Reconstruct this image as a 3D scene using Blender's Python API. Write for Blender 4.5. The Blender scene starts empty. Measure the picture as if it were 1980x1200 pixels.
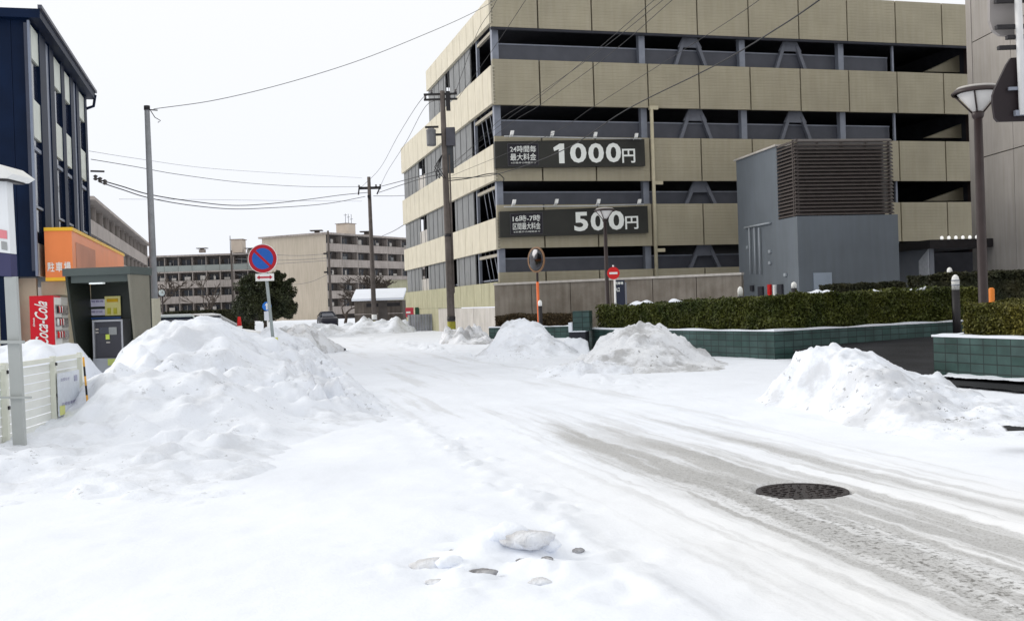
import bpy, bmesh, math, random
import numpy as np
from mathutils import Vector, Matrix
random.seed(7); RNG = np.random.default_rng(11)
PI = math.pi
scene = bpy.context.scene
COL = scene.collection

# ------------------------------------------------------------------ camera, sky, sun, exposure
CAM_H = 1.45; FPX = 2021.3; PITCH = -0.00591; ROLL = -0.03251
cp, sp, cr, sr = math.cos(PITCH), math.sin(PITCH), math.cos(ROLL), math.sin(ROLL)
fw = Vector((0, cp, sp)); up0 = Vector((0, -sp, cp)); ri0 = Vector((1, 0, 0))
ri = ri0 * cr + up0 * sr; upv = ri0 * (-sr) + up0 * cr
cam_d = bpy.data.cameras.new('camera'); cam = bpy.data.objects.new('camera', cam_d); COL.objects.link(cam)
cam_d.sensor_width = 36; cam_d.lens = 36 * FPX / 1980; cam_d.clip_start = 0.1; cam_d.clip_end = 3000
cam.matrix_world = Matrix(((ri.x, upv.x, -fw.x, 0), (ri.y, upv.y, -fw.y, 0), (ri.z, upv.z, -fw.z, CAM_H), (0, 0, 0, 1)))
scene.camera = cam

SUN_EL, SUN_AZ = math.radians(24), math.radians(-72)       # azimuth clockwise from straight ahead
world = bpy.data.worlds.new('World'); scene.world = world; world.use_nodes = True
wn = world.node_tree.nodes; wl = world.node_tree.links; wn.clear()
sky = wn.new('ShaderNodeTexSky'); sky.sky_type = 'NISHITA'; sky.sun_disc = False
sky.sun_elevation = SUN_EL; sky.sun_rotation = SUN_AZ
mixc = wn.new('ShaderNodeMix'); mixc.data_type = 'RGBA'; mixc.inputs[0].default_value = 0.93
tcw = wn.new('ShaderNodeTexCoord'); sepw = wn.new('ShaderNodeSeparateXYZ')
rampw = wn.new('ShaderNodeValToRGB')                        # an even overcast, a little bluer towards the horizon
rampw.color_ramp.elements[0].position = 0.0; rampw.color_ramp.elements[0].color = (0.88, 0.905, 1.0, 1)
rampw.color_ramp.elements[1].position = 0.35; rampw.color_ramp.elements[1].color = (0.985, 0.985, 0.97, 1)
mulw = wn.new('ShaderNodeVectorMath'); mulw.operation = 'SCALE'; mulw.inputs['Scale'].default_value = 9.3
bgw = wn.new('ShaderNodeBackground'); bgw.inputs['Strength'].default_value = 0.1
outw = wn.new('ShaderNodeOutputWorld')
wl.new(tcw.outputs['Generated'], sepw.inputs[0]); wl.new(sepw.outputs['Z'], rampw.inputs[0])
wl.new(rampw.outputs[0], mulw.inputs[0]); wl.new(sky.outputs[0], mixc.inputs[6]); wl.new(mulw.outputs[0], mixc.inputs[7])
wl.new(mixc.outputs[2], bgw.inputs['Color']); wl.new(bgw.outputs[0], outw.inputs[0])
sun_d = bpy.data.lights.new('sun', 'SUN'); sun_d.energy = 1.5; sun_d.angle = math.radians(28); sun_d.color = (1, 0.965, 0.91)
sun = bpy.data.objects.new('sun', sun_d); COL.objects.link(sun)
sdir = Vector((math.sin(SUN_AZ) * math.cos(SUN_EL), math.cos(SUN_AZ) * math.cos(SUN_EL), math.sin(SUN_EL)))
sun.rotation_euler = sdir.to_track_quat('Z', 'Y').to_euler(); sun.location = (-30, 10, 30)
scene.view_settings.view_transform = 'Standard'; scene.view_settings.look = 'None'
scene.view_settings.exposure = 0.20; scene.view_settings.gamma = 1.0
scene.render.engine = 'CYCLES'; scene.cycles.max_bounces = 6; scene.cycles.use_denoising = True

# ------------------------------------------------------------------ measuring helpers (photo pixel -> place)
def ray(px, py):
    cx, cy = (px - 990) / FPX, (py - 600) / FPX
    return fw + ri * cx - upv * cy
def at(px, py, Y):
    d = ray(px, py); d = d * (Y / d.y); return Vector((d.x, d.y, d.z + CAM_H))
def gr(px, py, z=0.0):
    d = ray(px, py); d = d * ((z - CAM_H) / d.z); return Vector((d.x, d.y, z))
class Frame:                                                # an upright plane: u along az, v inward, z up
    def __init__(s, X, Y, az):
        s.o = Vector((X, Y, 0)); s.az = az; s.rz = PI / 2 - az
        s.u = Vector((math.sin(az), math.cos(az), 0)); s.v = Vector((-math.cos(az), math.sin(az), 0))
    def onv(s, px, py, v=0.0):                              # hit with plane local y = v -> (u, z)
        d = ray(px, py); o = Vector((0, 0, CAM_H)); p0 = s.o + s.v * v
        t = (p0 - o).dot(s.v) / d.dot(s.v); p = o + d * t
        return (p - s.o).dot(s.u), p.z
    def onu(s, px, py, u=0.0):                              # hit with plane local x = u -> (v, z)
        d = ray(px, py); o = Vector((0, 0, CAM_H)); p0 = s.o + s.u * u
        t = (p0 - o).dot(s.u) / d.dot(s.u); p = o + d * t
        return (p - s.o).dot(s.v), p.z

# ------------------------------------------------------------------ numpy noise
def _h(ix, iy, seed):
    n = (ix.astype(np.int64) * 374761393 + iy.astype(np.int64) * 668265263 + seed * 1442695041) & 0xffffffff
    n = ((n ^ (n >> 13)) * 1274126177) & 0xffffffff
    return ((n ^ (n >> 16)) & 0xffff) / 65535.0
def vnoise(x, y, seed=0):
    x0 = np.floor(x); y0 = np.floor(y); fx = x - x0; fy = y - y0
    fx = fx * fx * fx * (fx * (fx * 6 - 15) + 10); fy = fy * fy * fy * (fy * (fy * 6 - 15) + 10)
    a = _h(x0, y0, seed); b = _h(x0 + 1, y0, seed); c = _h(x0, y0 + 1, seed); d = _h(x0 + 1, y0 + 1, seed)
    return (a * (1 - fx) + b * fx) * (1 - fy) + (c * (1 - fx) + d * fx) * fy * 1.0
def fbm(x, y, seed=0, octv=4, g=0.5):
    s = 0; a = 1; t = 0
    for i in range(octv):
        s = s + a * (vnoise(x, y, seed + i * 17) - 0.5); t += a; a *= g; x = x * 2.03 + 5.1; y = y * 2.03 + 1.7
    return s / t * 2
def worley(x, y, seed=0):                                   # rounded angular lumps: (bump 0..1, cell random)
    x0 = np.floor(x); y0 = np.floor(y); best = np.full(x.shape, 9.0); sec = best.copy(); rnd = np.zeros(x.shape)
    for i in (-1, 0, 1):
        for j in (-1, 0, 1):
            cx = x0 + i; cy = y0 + j; px = cx + _h(cx, cy, seed); py = cy + _h(cx, cy, seed + 1)
            d = np.hypot(px - x, py - y); m_ = d < best; sec = np.where(m_, best, np.minimum(sec, d)); rnd = np.where(m_, _h(cx, cy, seed + 2), rnd); best = np.where(m_, d, best)
    return np.clip((sec - best) * 2.2, 0, 1) ** .6, rnd
def chunks(X, Y, f, seed, keep=.5):                         # broken snow blocks of size 1/f
    wx = X * f + .35 * fbm(X * f * 1.3, Y * f * 1.3, seed + 7, 2); wy = Y * f + .35 * fbm(X * f * 1.3 + 9, Y * f * 1.3, seed + 8, 2)
    b, r = worley(wx, wy, seed); return b * np.clip((r - keep) / (1 - keep), 0, 1)
def sst(a, b, x):
    t = np.clip((x - a) / (b - a), 0, 1); return t * t * (3 - 2 * t)

# ------------------------------------------------------------------ materials
MATS = {}
def nt(m): return m.node_tree.nodes, m.node_tree.links
def mat(name, col, rough=0.6, var=0.12, scale=3.0, bump=0.0, bscale=40.0, metal=0.0, spec=0.28, streak=0.0, island=0.0, emit=0.0, col2=None):
    if name in MATS: return MATS[name]
    m = bpy.data.materials.new(name); m.use_nodes = True; N, L = nt(m)
    b = N['Principled BSDF']; b.inputs['Roughness'].default_value = rough; b.inputs['Metallic'].default_value = metal
    b.inputs['Specular IOR Level'].default_value = spec
    tc = N.new('ShaderNodeTexCoord')
    no = N.new('ShaderNodeTexNoise'); no.inputs['Scale'].default_value = scale; no.inputs['Detail'].default_value = 5
    L.new(tc.outputs['Object'], no.inputs['Vector'])
    rp = N.new('ShaderNodeValToRGB'); e = rp.color_ramp.elements
    c1 = tuple(max(0, c * (1 - var)) for c in col) if col2 is None else tuple(col)
    c2 = tuple(min(1, c * (1 + var)) for c in col) if col2 is None else tuple(col2)
    e[0].position = .3; e[0].color = (*c1, 1); e[1].position = .7; e[1].color = (*c2, 1)
    L.new(no.outputs['Fac'], rp.inputs[0]); src = rp.outputs[0]
    if streak > 0:                                          # rain streaks: noise squeezed in height
        mp = N.new('ShaderNodeMapping'); mp.inputs['Scale'].default_value = (2.2, 2.2, 0.18)
        n2 = N.new('ShaderNodeTexNoise'); n2.inputs['Scale'].default_value = 2.4; n2.inputs['Detail'].default_value = 6
        L.new(tc.outputs['Object'], mp.inputs[0]); L.new(mp.outputs[0], n2.inputs['Vector'])
        r2 = N.new('ShaderNodeValToRGB'); r2.color_ramp.elements[0].position = .35; r2.color_ramp.elements[1].position = .62
        k = 1 - streak; r2.color_ramp.elements[0].color = (k, k, k * .97, 1); r2.color_ramp.elements[1].color = (1, 1, 1, 1)
        L.new(n2.outputs['Fac'], r2.inputs[0])
        mx = N.new('ShaderNodeMix'); mx.data_type = 'RGBA'; mx.blend_type = 'MULTIPLY'; mx.inputs[0].default_value = 1
        L.new(src, mx.inputs[6]); L.new(r2.outputs[0], mx.inputs[7]); src = mx.outputs[2]
    if island > 0:
        ge = N.new('ShaderNodeNewGeometry'); hs = N.new('ShaderNodeHueSaturation')
        mr = N.new('ShaderNodeMapRange'); mr.inputs[3].default_value = 1 - island; mr.inputs[4].default_value = 1 + island
        L.new(ge.outputs['Random Per Island'], mr.inputs[0]); L.new(mr.outputs[0], hs.inputs['Value']); L.new(src, hs.inputs['Color']); src = hs.outputs[0]
    L.new(src, b.inputs['Base Color'])
    if bump > 0:
        n3 = N.new('ShaderNodeTexNoise'); n3.inputs['Scale'].default_value = bscale; n3.inputs['Detail'].default_value = 4
        L.new(tc.outputs['Object'], n3.inputs['Vector'])
        bp = N.new('ShaderNodeBump'); bp.inputs['Strength'].default_value = bump; bp.inputs['Distance'].default_value = .02
        L.new(n3.outputs['Fac'], bp.inputs['Height']); L.new(bp.outputs[0], b.inputs['Normal'])
    if emit > 0:
        b.inputs['Emission Color'].default_value = (*col, 1); b.inputs['Emission Strength'].default_value = emit
    MATS[name] = m; return m

def snow_mat(name, dirt=0.0, road=False, seed=0.0, base=(.83, .865, .935)):
    if name in MATS: return MATS[name]
    m = bpy.data.materials.new(name); m.use_nodes = True; N, L = nt(m)
    b = N['Principled BSDF']; b.inputs['Roughness'].default_value = .75; b.inputs['Specular IOR Level'].default_value = .25
    ge = N.new('ShaderNodeNewGeometry')
    def noise(scale, det=5, vec=None, rough=.55):
        n = N.new('ShaderNodeTexNoise'); n.inputs['Scale'].default_value = scale; n.inputs['Detail'].default_value = det; n.inputs['Roughness'].default_value = rough
        L.new(vec if vec else ge.outputs['Position'], n.inputs['Vector']); return n.outputs['Fac']
    def ramp(v, p0, p1, c0=0.0, c1=1.0):
        r = N.new('ShaderNodeMapRange'); r.interpolation_type = 'SMOOTHSTEP'
        r.inputs[1].default_value = p0; r.inputs[2].default_value = p1; r.inputs[3].default_value = c0; r.inputs[4].default_value = c1
        L.new(v, r.inputs[0]); return r.outputs[0]
    def mth(op, a, c=None):
        n = N.new('ShaderNodeMath'); n.operation = op; n.use_clamp = False
        for i, q in enumerate((a, c)):
            if q is None: continue
            if isinstance(q, (int, float)): n.inputs[i].default_value = q
            else: L.new(q, n.inputs[i])
        return n.outputs[0]
    def mixc(f, a, c):
        n = N.new('ShaderNodeMix'); n.data_type = 'RGBA'
        if isinstance(f, float): n.inputs[0].default_value = f
        else: L.new(f, n.inputs[0])
        for i, q in ((6, a), (7, c)):
            if isinstance(q, tuple): n.inputs[i].default_value = (*q, 1)
            else: L.new(q, n.inputs[i])
        return n.outputs[2]
    col = mixc(ramp(noise(.8, 4), .35, .65), tuple(c * .96 for c in base), base)
    if dirt > 0:
        grime = mth('MULTIPLY', ramp(noise(1.3, 6, rough=.68), .46, .64), dirt * .8)
        col = mixc(grime, col, (.37, .37, .375))
        specks = mth('MULTIPLY', ramp(noise(11, 4, rough=.65), .60, .68), ramp(noise(.9, 3), .42, .6))
        col = mixc(mth('MULTIPLY', specks, min(1.0, dirt * 1.4)), col, (.10, .095, .085))
    hsrc = noise(30, 6, rough=.6)
    if road:
        sep = N.new('ShaderNodeSeparateXYZ'); L.new(ge.outputs['Position'], sep.inputs[0])
        ca, sa = math.cos(-.255), math.sin(-.255)
        s = mth('SUBTRACT', mth('MULTIPLY', sep.outputs[0], ca), mth('MULTIPLY', sep.outputs[1], sa))
        t = mth('ADD', mth('MULTIPLY', sep.outputs[0], sa), mth('MULTIPLY', sep.outputs[1], ca))
        wob = mth('MULTIPLY', mth('SUBTRACT', noise(.25, 2), .5), .22)
        s2 = mth('ADD', mth('ADD', s, wob), mth('MULTIPLY', mth('SUBTRACT', noise(5.0, 4), .5), .10))
        cmb = N.new('ShaderNodeCombineXYZ'); L.new(s2, cmb.inputs[0]); L.new(mth('MULTIPLY', t, .06), cmb.inputs[1])
        cm2 = N.new('ShaderNodeCombineXYZ'); L.new(s2, cm2.inputs[0]); L.new(mth('MULTIPLY', t, .035), cm2.inputs[1])
        st1 = noise(2.6, 5, cmb.outputs[0], .6); st2 = noise(7.0, 4, cm2.outputs[0], .55)
        def band(c, w, soft):                                # 1 inside |s-c|<w
            d = mth('ABSOLUTE', mth('SUBTRACT', s2, c)); return ramp(d, w, w + soft, 1.0, 0.0)
        near = ramp(t, 8.0, 16.0, 1.0, 0.0); nearer = ramp(t, 4.5, 11.5, 1.0, 0.0)
        lane = mth('MULTIPLY', band(4.0, .75, .8), near)
        b1 = mth('MULTIPLY', band(4.82, .03, .16), near); b2 = mth('MULTIPLY', band(3.48, .10, .22), near); b3 = mth('MULTIPLY', mth('MULTIPLY', band(4.05, .16, .3), near), ramp(t, 7, 11, 1.0, .6))
        b4 = mth('MULTIPLY', band(3.05, .02, .25), mth('MULTIPLY', nearer, .8)); b5 = mth('MULTIPLY', band(3.72, .2, .3), nearer)
        tot = mth('ADD', mth('ADD', mth('MULTIPLY', b1, .55), mth('MULTIPLY', b2, .8)), mth('ADD', mth('MULTIPLY', b3, .75), mth('ADD', b4, mth('MULTIPLY', b5, .8))))
        tot = mth('ADD', mth('MULTIPLY', tot, ramp(st1, .42, .60)), mth('MULTIPLY', lane, mth('MULTIPLY', ramp(st2, .48, .62), ramp(t, 6.5, 10.5, .72, .36))))
        grnd = mth('MULTIPLY', mth('MULTIPLY', band(3.7, .45, .35), ramp(t, 4.6, 8.0, .55, 0.0)), ramp(st2, .36, .54)); tot = mth('ADD', tot, grnd)
        far = mth('MULTIPLY', mth('MULTIPLY', band(4.2, 1.6, 1.2), ramp(st1, .52, .66)), mth('MULTIPLY', ramp(t, 14, 60, .35, .2), 1.0))
        tot = mth('ADD', tot, far); cl = N.new('ShaderNodeClamp'); L.new(tot, cl.inputs[0]); wear = cl.outputs[0]
        warm = mth('MULTIPLY', band(3.9, .9, 1.5), ramp(t, 4, 12, .38, 0.0))
        col = mixc(warm, col, (.80, .765, .70))
        grit = ramp(noise(60, 3, rough=.7), .5, .64)
        ice = mixc(grit, (.50, .50, .50), (.31, .305, .295))
        col = mixc(mth('MULTIPLY', wear, .95), col, ice)
        dark = mth('MULTIPLY', mth('MULTIPLY', band(3.52, .10, .30), ramp(noise(22, 5, rough=.75), .50, .62)), ramp(t, 5.5, 9.5, .80, .0))
        col = mixc(dark, col, (.09, .085, .075))
        rr = N.new('ShaderNodeMapRange'); rr.inputs[3].default_value = .75; rr.inputs[4].default_value = .38; L.new(wear, rr.inputs[0]); L.new(rr.outputs[0], b.inputs['Roughness'])
    L.new(col, b.inputs['Base Color'])
    bp = N.new('ShaderNodeBump'); bp.inputs['Strength'].default_value = .22 if road else .4; bp.inputs['Distance'].default_value = .02
    L.new(hsrc, bp.inputs['Height']); L.new(bp.outputs[0], b.inputs['Normal'])
    MATS[name] = m; return m

def tile_mat(name, c1, c2, mortar, w, h, gap=.006, rough=.25, offset=0.0, bump=.3):
    if name in MATS: return MATS[name]
    m = bpy.data.materials.new(name); m.use_nodes = True; N, L = nt(m); b = N['Principled BSDF']
    uv = N.new('ShaderNodeUVMap'); br = N.new('ShaderNodeTexBrick'); br.offset = offset
    br.inputs['Scale'].default_value = 1; br.inputs['Brick Width'].default_value = w; br.inputs['Row Height'].default_value = h
    br.inputs['Mortar Size'].default_value = gap; br.inputs['Color1'].default_value = (*c1, 1); br.inputs['Color2'].default_value = (*c2, 1); br.inputs['Mortar'].default_value = (*mortar, 1)
    L.new(uv.outputs[0], br.inputs['Vector'])
    no = N.new('ShaderNodeTexNoise'); no.inputs['Scale'].default_value = 2.5; no.inputs['Detail'].default_value = 6; L.new(uv.outputs[0], no.inputs['Vector'])
    r = N.new('ShaderNodeValToRGB'); r.color_ramp.elements[0].position = .3; r.color_ramp.elements[1].position = .7
    r.color_ramp.elements[0].color = (.62, .62, .62, 1); r.color_ramp.elements[1].color = (1.15, 1.15, 1.15, 1); L.new(no.outputs['Fac'], r.inputs[0])
    mx = N.new('ShaderNodeMix'); mx.data_type = 'RGBA'; mx.blend_type = 'MULTIPLY'; mx.inputs[0].default_value = 1
    L.new(br.outputs['Color'], mx.inputs[6]); L.new(r.outputs[0], mx.inputs[7]); L.new(mx.outputs[2], b.inputs['Base Color'])
    b.inputs['Roughness'].default_value = rough; b.inputs['Specular IOR Level'].default_value = .3
    bp = N.new('ShaderNodeBump'); bp.inputs['Strength'].default_value = bump; bp.inputs['Distance'].default_value = .01; bp.invert = True
    L.new(br.outputs['Fac'], bp.inputs['Height']); L.new(bp.outputs[0], b.inputs['Normal'])
    MATS[name] = m; return m

# ------------------------------------------------------------------ mesh helpers
class MB:
    def __init__(s): s.v = []; s.f = []; s.uv = []; s.sm = []
    def quad(s, pts, uv=None, smooth=False):
        n = len(s.v); s.v += [tuple(p) for p in pts]; s.f.append(tuple(range(n, n + len(pts))))
        s.uv.append(uv if uv else [(0, 0)] * len(pts)); s.sm.append(smooth); return s
    def hexa(s, p):                                         # 8 points: bottom 4 (ccw from above), top 4
        d = lambda a, b: (Vector(a) - Vector(b)).length
        for a, b, c, e in ((0, 1, 5, 4), (1, 2, 6, 5), (2, 3, 7, 6), (3, 0, 4, 7)):
            w = d(p[a], p[b]); x0 = p[a][0] * abs(p[b][0] - p[a][0]) / max(w, 1e-6) + p[a][1] * abs(p[b][1] - p[a][1]) / max(w, 1e-6)
            s.quad([p[a], p[b], p[c], p[e]], [(0, p[a][2]), (w, p[b][2]), (w, p[c][2]), (0, p[e][2])])
        s.quad([p[4], p[5], p[6], p[7]], [(p[i][0], p[i][1]) for i in (4, 5, 6, 7)])
        s.quad([p[3], p[2], p[1], p[0]], [(p[i][0], p[i][1]) for i in (3, 2, 1, 0)]); return s
    def box(s, x0, y0, z0, x1, y1, z1):
        if x1 < x0: x0, x1 = x1, x0
        if y1 < y0: y0, y1 = y1, y0
        if z1 < z0: z0, z1 = z1, z0
        return s.hexa([(x0, y0, z0), (x1, y0, z0), (x1, y1, z0), (x0, y1, z0), (x0, y0, z1), (x1, y0, z1), (x1, y1, z1), (x0, y1, z1)])
    def bar(s, a, b, w, h=None):                            # square bar between two points
        h = h or w; a = Vector(a); b = Vector(b); d = (b - a).normalized()
        q = Vector((0, 0, 1)) if abs(d.z) < .95 else Vector((1, 0, 0))
        x = d.cross(q).normalized() * w / 2; y = x.cross(d).normalized() * h / 2
        return s.hexa([a - x - y, b - x - y, b + x - y, a + x - y, a - x + y, b - x + y, b + x + y, a + x + y])
    def tube(s, pts, rad, n=8, cap=True):
        pts = [Vector(p) for p in pts]; rad = rad if isinstance(rad, (list, tuple)) else [rad] * len(pts)
        base = len(s.v); px = None
        for i, p in enumerate(pts):
            d = (pts[min(i + 1, len(pts) - 1)] - pts[max(i - 1, 0)]).normalized()
            if px is None:
                q = Vector((0, 0, 1)) if abs(d.z) < .9 else Vector((1, 0, 0)); px = d.cross(q).normalized()
            else: px = (px - d * px.dot(d)).normalized()
            py = d.cross(px)
            for k in range(n):
                a = 2 * PI * k / n; s.v.append(tuple(p + (px * math.cos(a) + py * math.sin(a)) * rad[i]))
        for i in range(len(pts) - 1):
            for k in range(n):
                a = base + i * n + k; b = base + i * n + (k + 1) % n
                s.f.append((a, b, b + n, a + n)); s.uv.append([(0, 0)] * 4); s.sm.append(True)
        if cap:
            s.f.append(tuple(base + k for k in range(n))[::-1]); s.uv.append([(0, 0)] * n); s.sm.append(False)
            e = base + (len(pts) - 1) * n
            s.f.append(tuple(e + k for k in range(n))); s.uv.append([(0, 0)] * n); s.sm.append(False)
        return s
    def lathe(s, prof, n=20, c=(0, 0, 0), axis='z'):        # prof: (radius, height)
        base = len(s.v)
        for r, h in prof:
            for k in range(n):
                a = 2 * PI * k / n; x, y = r * math.cos(a), r * math.sin(a)
                s.v.append((c[0] + x, c[1] + y, c[2] + h) if axis == 'z' else (c[0] + x, c[1] + h, c[2] + y))
        for i in range(len(prof) - 1):
            for k in range(n):
                a = base + i * n + k; b = base + i * n + (k + 1) % n
                s.f.append((a, b, b + n, a + n)); s.uv.append([(0, 0)] * 4); s.sm.append(True)
        for e, rev in ((0, True), (len(prof) - 1, False)):
            if prof[e][0] > 1e-4:
                q = tuple(base + e * n + k for k in range(n)); s.f.append(q[::-1] if rev else q); s.uv.append([(0, 0)] * n); s.sm.append(False)
        return s
    def build(s, name, m, parent=None, bevel=0.0):
        me = bpy.data.meshes.new(name); me.from_pydata(s.v, [], s.f)
        uvl = me.uv_layers.new(name='UVMap'); flat = [c for f in s.uv for p in f for c in p]
        uvl.data.foreach_set('uv', flat); me.polygons.foreach_set('use_smooth', s.sm)
        me.materials.append(m); me.update()
        o = bpy.data.objects.new(name, me); COL.objects.link(o)
        if parent: o.parent = parent
        if bevel > 0:
            b = o.modifiers.new('bevel', 'BEVEL'); b.width = bevel; b.segments = 2; b.limit_method = 'ANGLE'
        return o
def tag(o, label=None, cat=None, group=None, kind=None):
    if label: o['label'] = label
    if cat: o['category'] = cat
    if group: o['group'] = group
    if kind: o['kind'] = kind
    return o
def thing(name, label, cat, loc=(0, 0, 0), rz=0.0, group=None):
    o = bpy.data.objects.new(name, None); COL.objects.link(o); o.location = loc; o.rotation_euler = (0, 0, rz); o.empty_display_size = .2
    return tag(o, label, cat, group)
def copy_tree(o, parent=None):
    c = o.copy(); COL.objects.link(c)
    if parent: c.parent = parent
    for ch in list(o.children): copy_tree(ch, c)
    return c
def np_mesh(name, V, F, m, smooth=True, parent=None):
    V = np.asarray(V, dtype=np.float32); F = np.asarray(F, dtype=np.int32); k = F.shape[1]
    me = bpy.data.meshes.new(name); me.vertices.add(len(V)); me.vertices.foreach_set('co', V.ravel())
    me.loops.add(F.size); me.loops.foreach_set('vertex_index', F.ravel()); me.polygons.add(len(F))
    me.polygons.foreach_set('loop_start', np.arange(0, F.size, k, dtype=np.int32)); me.polygons.foreach_set('loop_total', np.full(len(F), k, dtype=np.int32))
    me.polygons.foreach_set('use_smooth', np.full(len(F), smooth)); me.materials.append(m); me.update(calc_edges=True); me.validate()
    o = bpy.data.objects.new(name, me); COL.objects.link(o)
    if parent: o.parent = parent
    return o
def grid_mesh(name, xs, ys, hf, m, keep=None):
    X, Y = np.meshgrid(xs, ys); Z = hf(X, Y); nx, ny = len(xs), len(ys)
    V = np.stack([X, Y, Z], -1).reshape(-1, 3); i = np.arange(nx * ny).reshape(ny, nx)
    F = np.stack([i[:-1, :-1], i[:-1, 1:], i[1:, 1:], i[1:, :-1]], -1).reshape(-1, 4)
    if keep is not None:
        K = keep(X, Y, Z).reshape(-1); F = F[K[F].any(1)]
        used = np.unique(F); mp = -np.ones(len(V), int); mp[used] = np.arange(len(used)); V = V[used]; F = mp[F]
    return np_mesh(name, V, F, m)
def ang(X, Y):                                              # street coordinates: s across, t along
    a = -.255; return X * math.cos(a) - Y * math.sin(a), X * math.sin(a) + Y * math.cos(a)
def leaves(name, P, size, m, parent=None, flat=0.0):        # P: (n,3) leaf centres -> small folded quads
    n = len(P); d = RNG.normal(size=(n, 3)); d[:, 2] *= (1 - flat); d /= np.linalg.norm(d, axis=1)[:, None]
    e = RNG.normal(size=(n, 3)); e -= (e * d).sum(1)[:, None] * d; e /= np.linalg.norm(e, axis=1)[:, None]
    s = size * RNG.uniform(.6, 1.3, (n, 1)); a = d * s; b = e * s * .55
    V = np.stack([P - a, P - b * .9 , P + a, P + b * .9], 1).reshape(-1, 3); F = np.arange(4 * n).reshape(n, 4)
    return np_mesh(name, V, F, m, False, parent)

# text mapped into a four-cornered board (corners in the parent's coordinates: bl, br, tr, tl)
def text_on(name, txt, quad, rect, m, parent, bold=0.0, shear=0.0, rot=False, label=None, push=(0, -.006, 0)):
    cu = bpy.data.curves.new('txt', 'FONT'); cu.body = txt; cu.offset = bold; cu.shear = shear; cu.resolution_u = 3
    to = bpy.data.objects.new('txt', cu); COL.objects.link(to)
    bpy.context.view_layer.update(); dg = bpy.context.evaluated_depsgraph_get()
    me = bpy.data.meshes.new_from_object(to.evaluated_get(dg)); bpy.data.objects.remove(to)
    n = len(me.vertices)
    if n == 0: return None
    co = np.empty(n * 3); me.vertices.foreach_get('co', co); co = co.reshape(-1, 3)
    mn, mx = co.min(0), co.max(0); q = (co - mn) / np.maximum(mx - mn, 1e-6); u, w = q[:, 0], q[:, 1]
    if rot: u, w = 1 - q[:, 1], q[:, 0]
    u = rect[0] + u * (rect[2] - rect[0]); w = rect[1] + w * (rect[3] - rect[1])
    bl, br, tr, tl = [np.array(p) for p in quad]
    P = (1 - u)[:, None] * (1 - w)[:, None] * bl + u[:, None] * (1 - w)[:, None] * br + u[:, None] * w[:, None] * tr + (1 - u)[:, None] * w[:, None] * tl + np.array(push)
    me.vertices.foreach_set('co', P.ravel()); me.materials.clear(); me.materials.append(m); me.update(); me.name = name
    o = bpy.data.objects.new(name, me); COL.objects.link(o); o.parent = parent
    if label: o['label'] = label
    return o

# ------------------------------------------------------------------ shared materials
M_snow = snow_mat('snow'); M_road = snow_mat('snowy_road', dirt=.02, road=True)
M_pile = snow_mat('ploughed_snow', dirt=.55); M_dirty = snow_mat('dirty_snow', dirt=1.0, base=(.77, .79, .83)); M_bank = snow_mat('bank_snow', dirt=.34)
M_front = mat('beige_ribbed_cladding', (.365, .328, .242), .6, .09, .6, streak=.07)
M_side = mat('lit_side_cladding', (.60, .55, .44), .6, .06, 1.5, streak=.1)  # smooth side panels, made paler also to carry sunlight on this face
M_olive = mat('olive_cladding', (.40, .38, .25), .6, .08, 1.5, streak=.15)
M_conc = mat('concrete', (.36, .34, .31), .85, .18, 1.6, .4, 30, streak=.25)
M_conc_lt = mat('pale_concrete', (.50, .47, .44), .8, .1, 1.2, .2, 30, streak=.15)
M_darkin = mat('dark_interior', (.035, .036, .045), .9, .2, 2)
M_steel = mat('galvanised_column', (.24, .26, .31), .5, .1, 3, metal=.3)
M_mesh = mat('grey_mesh_panel', (.20, .205, .21), .6, .1, 2, streak=.15)
M_black = mat('black_metal', (.02, .018, .02), .45, .2, 5)
M_brown = mat('dark_brown_paint', (.035, .024, .024), .4, .15, 5)
M_white = mat('white_paint', (.80, .80, .78), .5, .05, 4)
M_cable = mat('black_cable', (.03, .03, .032), .6, .1, 5)
M_pole = mat('weathered_pole', (.13, .11, .10), .8, .2, 4, .2, 30, streak=.3)
M_polegrey = mat('grey_pole_paint', (.27, .28, .30), .5, .12, 4, streak=.2)
M_navy = mat('navy_cladding', (.003, .011, .036), .5, .2, 1.2, spec=.12)
M_glassd = mat('dark_window_glass', (.02, .026, .05), .08, .2, 2, spec=.6)
M_leaf = mat('hedge_leaf', (.035, .05, .008), .55, .3, 1.2, island=.5, col2=(.10, .105, .018))
M_leafy = mat('hedge_leaf_olive', (.06, .065, .012), .55, .3, 1.2, island=.5, col2=(.17, .15, .03))
M_leafd = mat('hedge_leaf_dark', (.018, .025, .012), .6, .3, 1.2, island=.5, col2=(.05, .045, .018))
M_ever = mat('evergreen_leaf', (.018, .028, .013), .55, .3, 1.0, island=.6, col2=(.05, .055, .02))
M_bark = mat('bark', (.07, .055, .045), .9, .3, 6, .5, 20)
M_orange = mat('orange_paint', (.80, .17, .05), .45, .08, 4)
M_red = mat('red_paint', (.62, .015, .015), .4, .06, 4)

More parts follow.
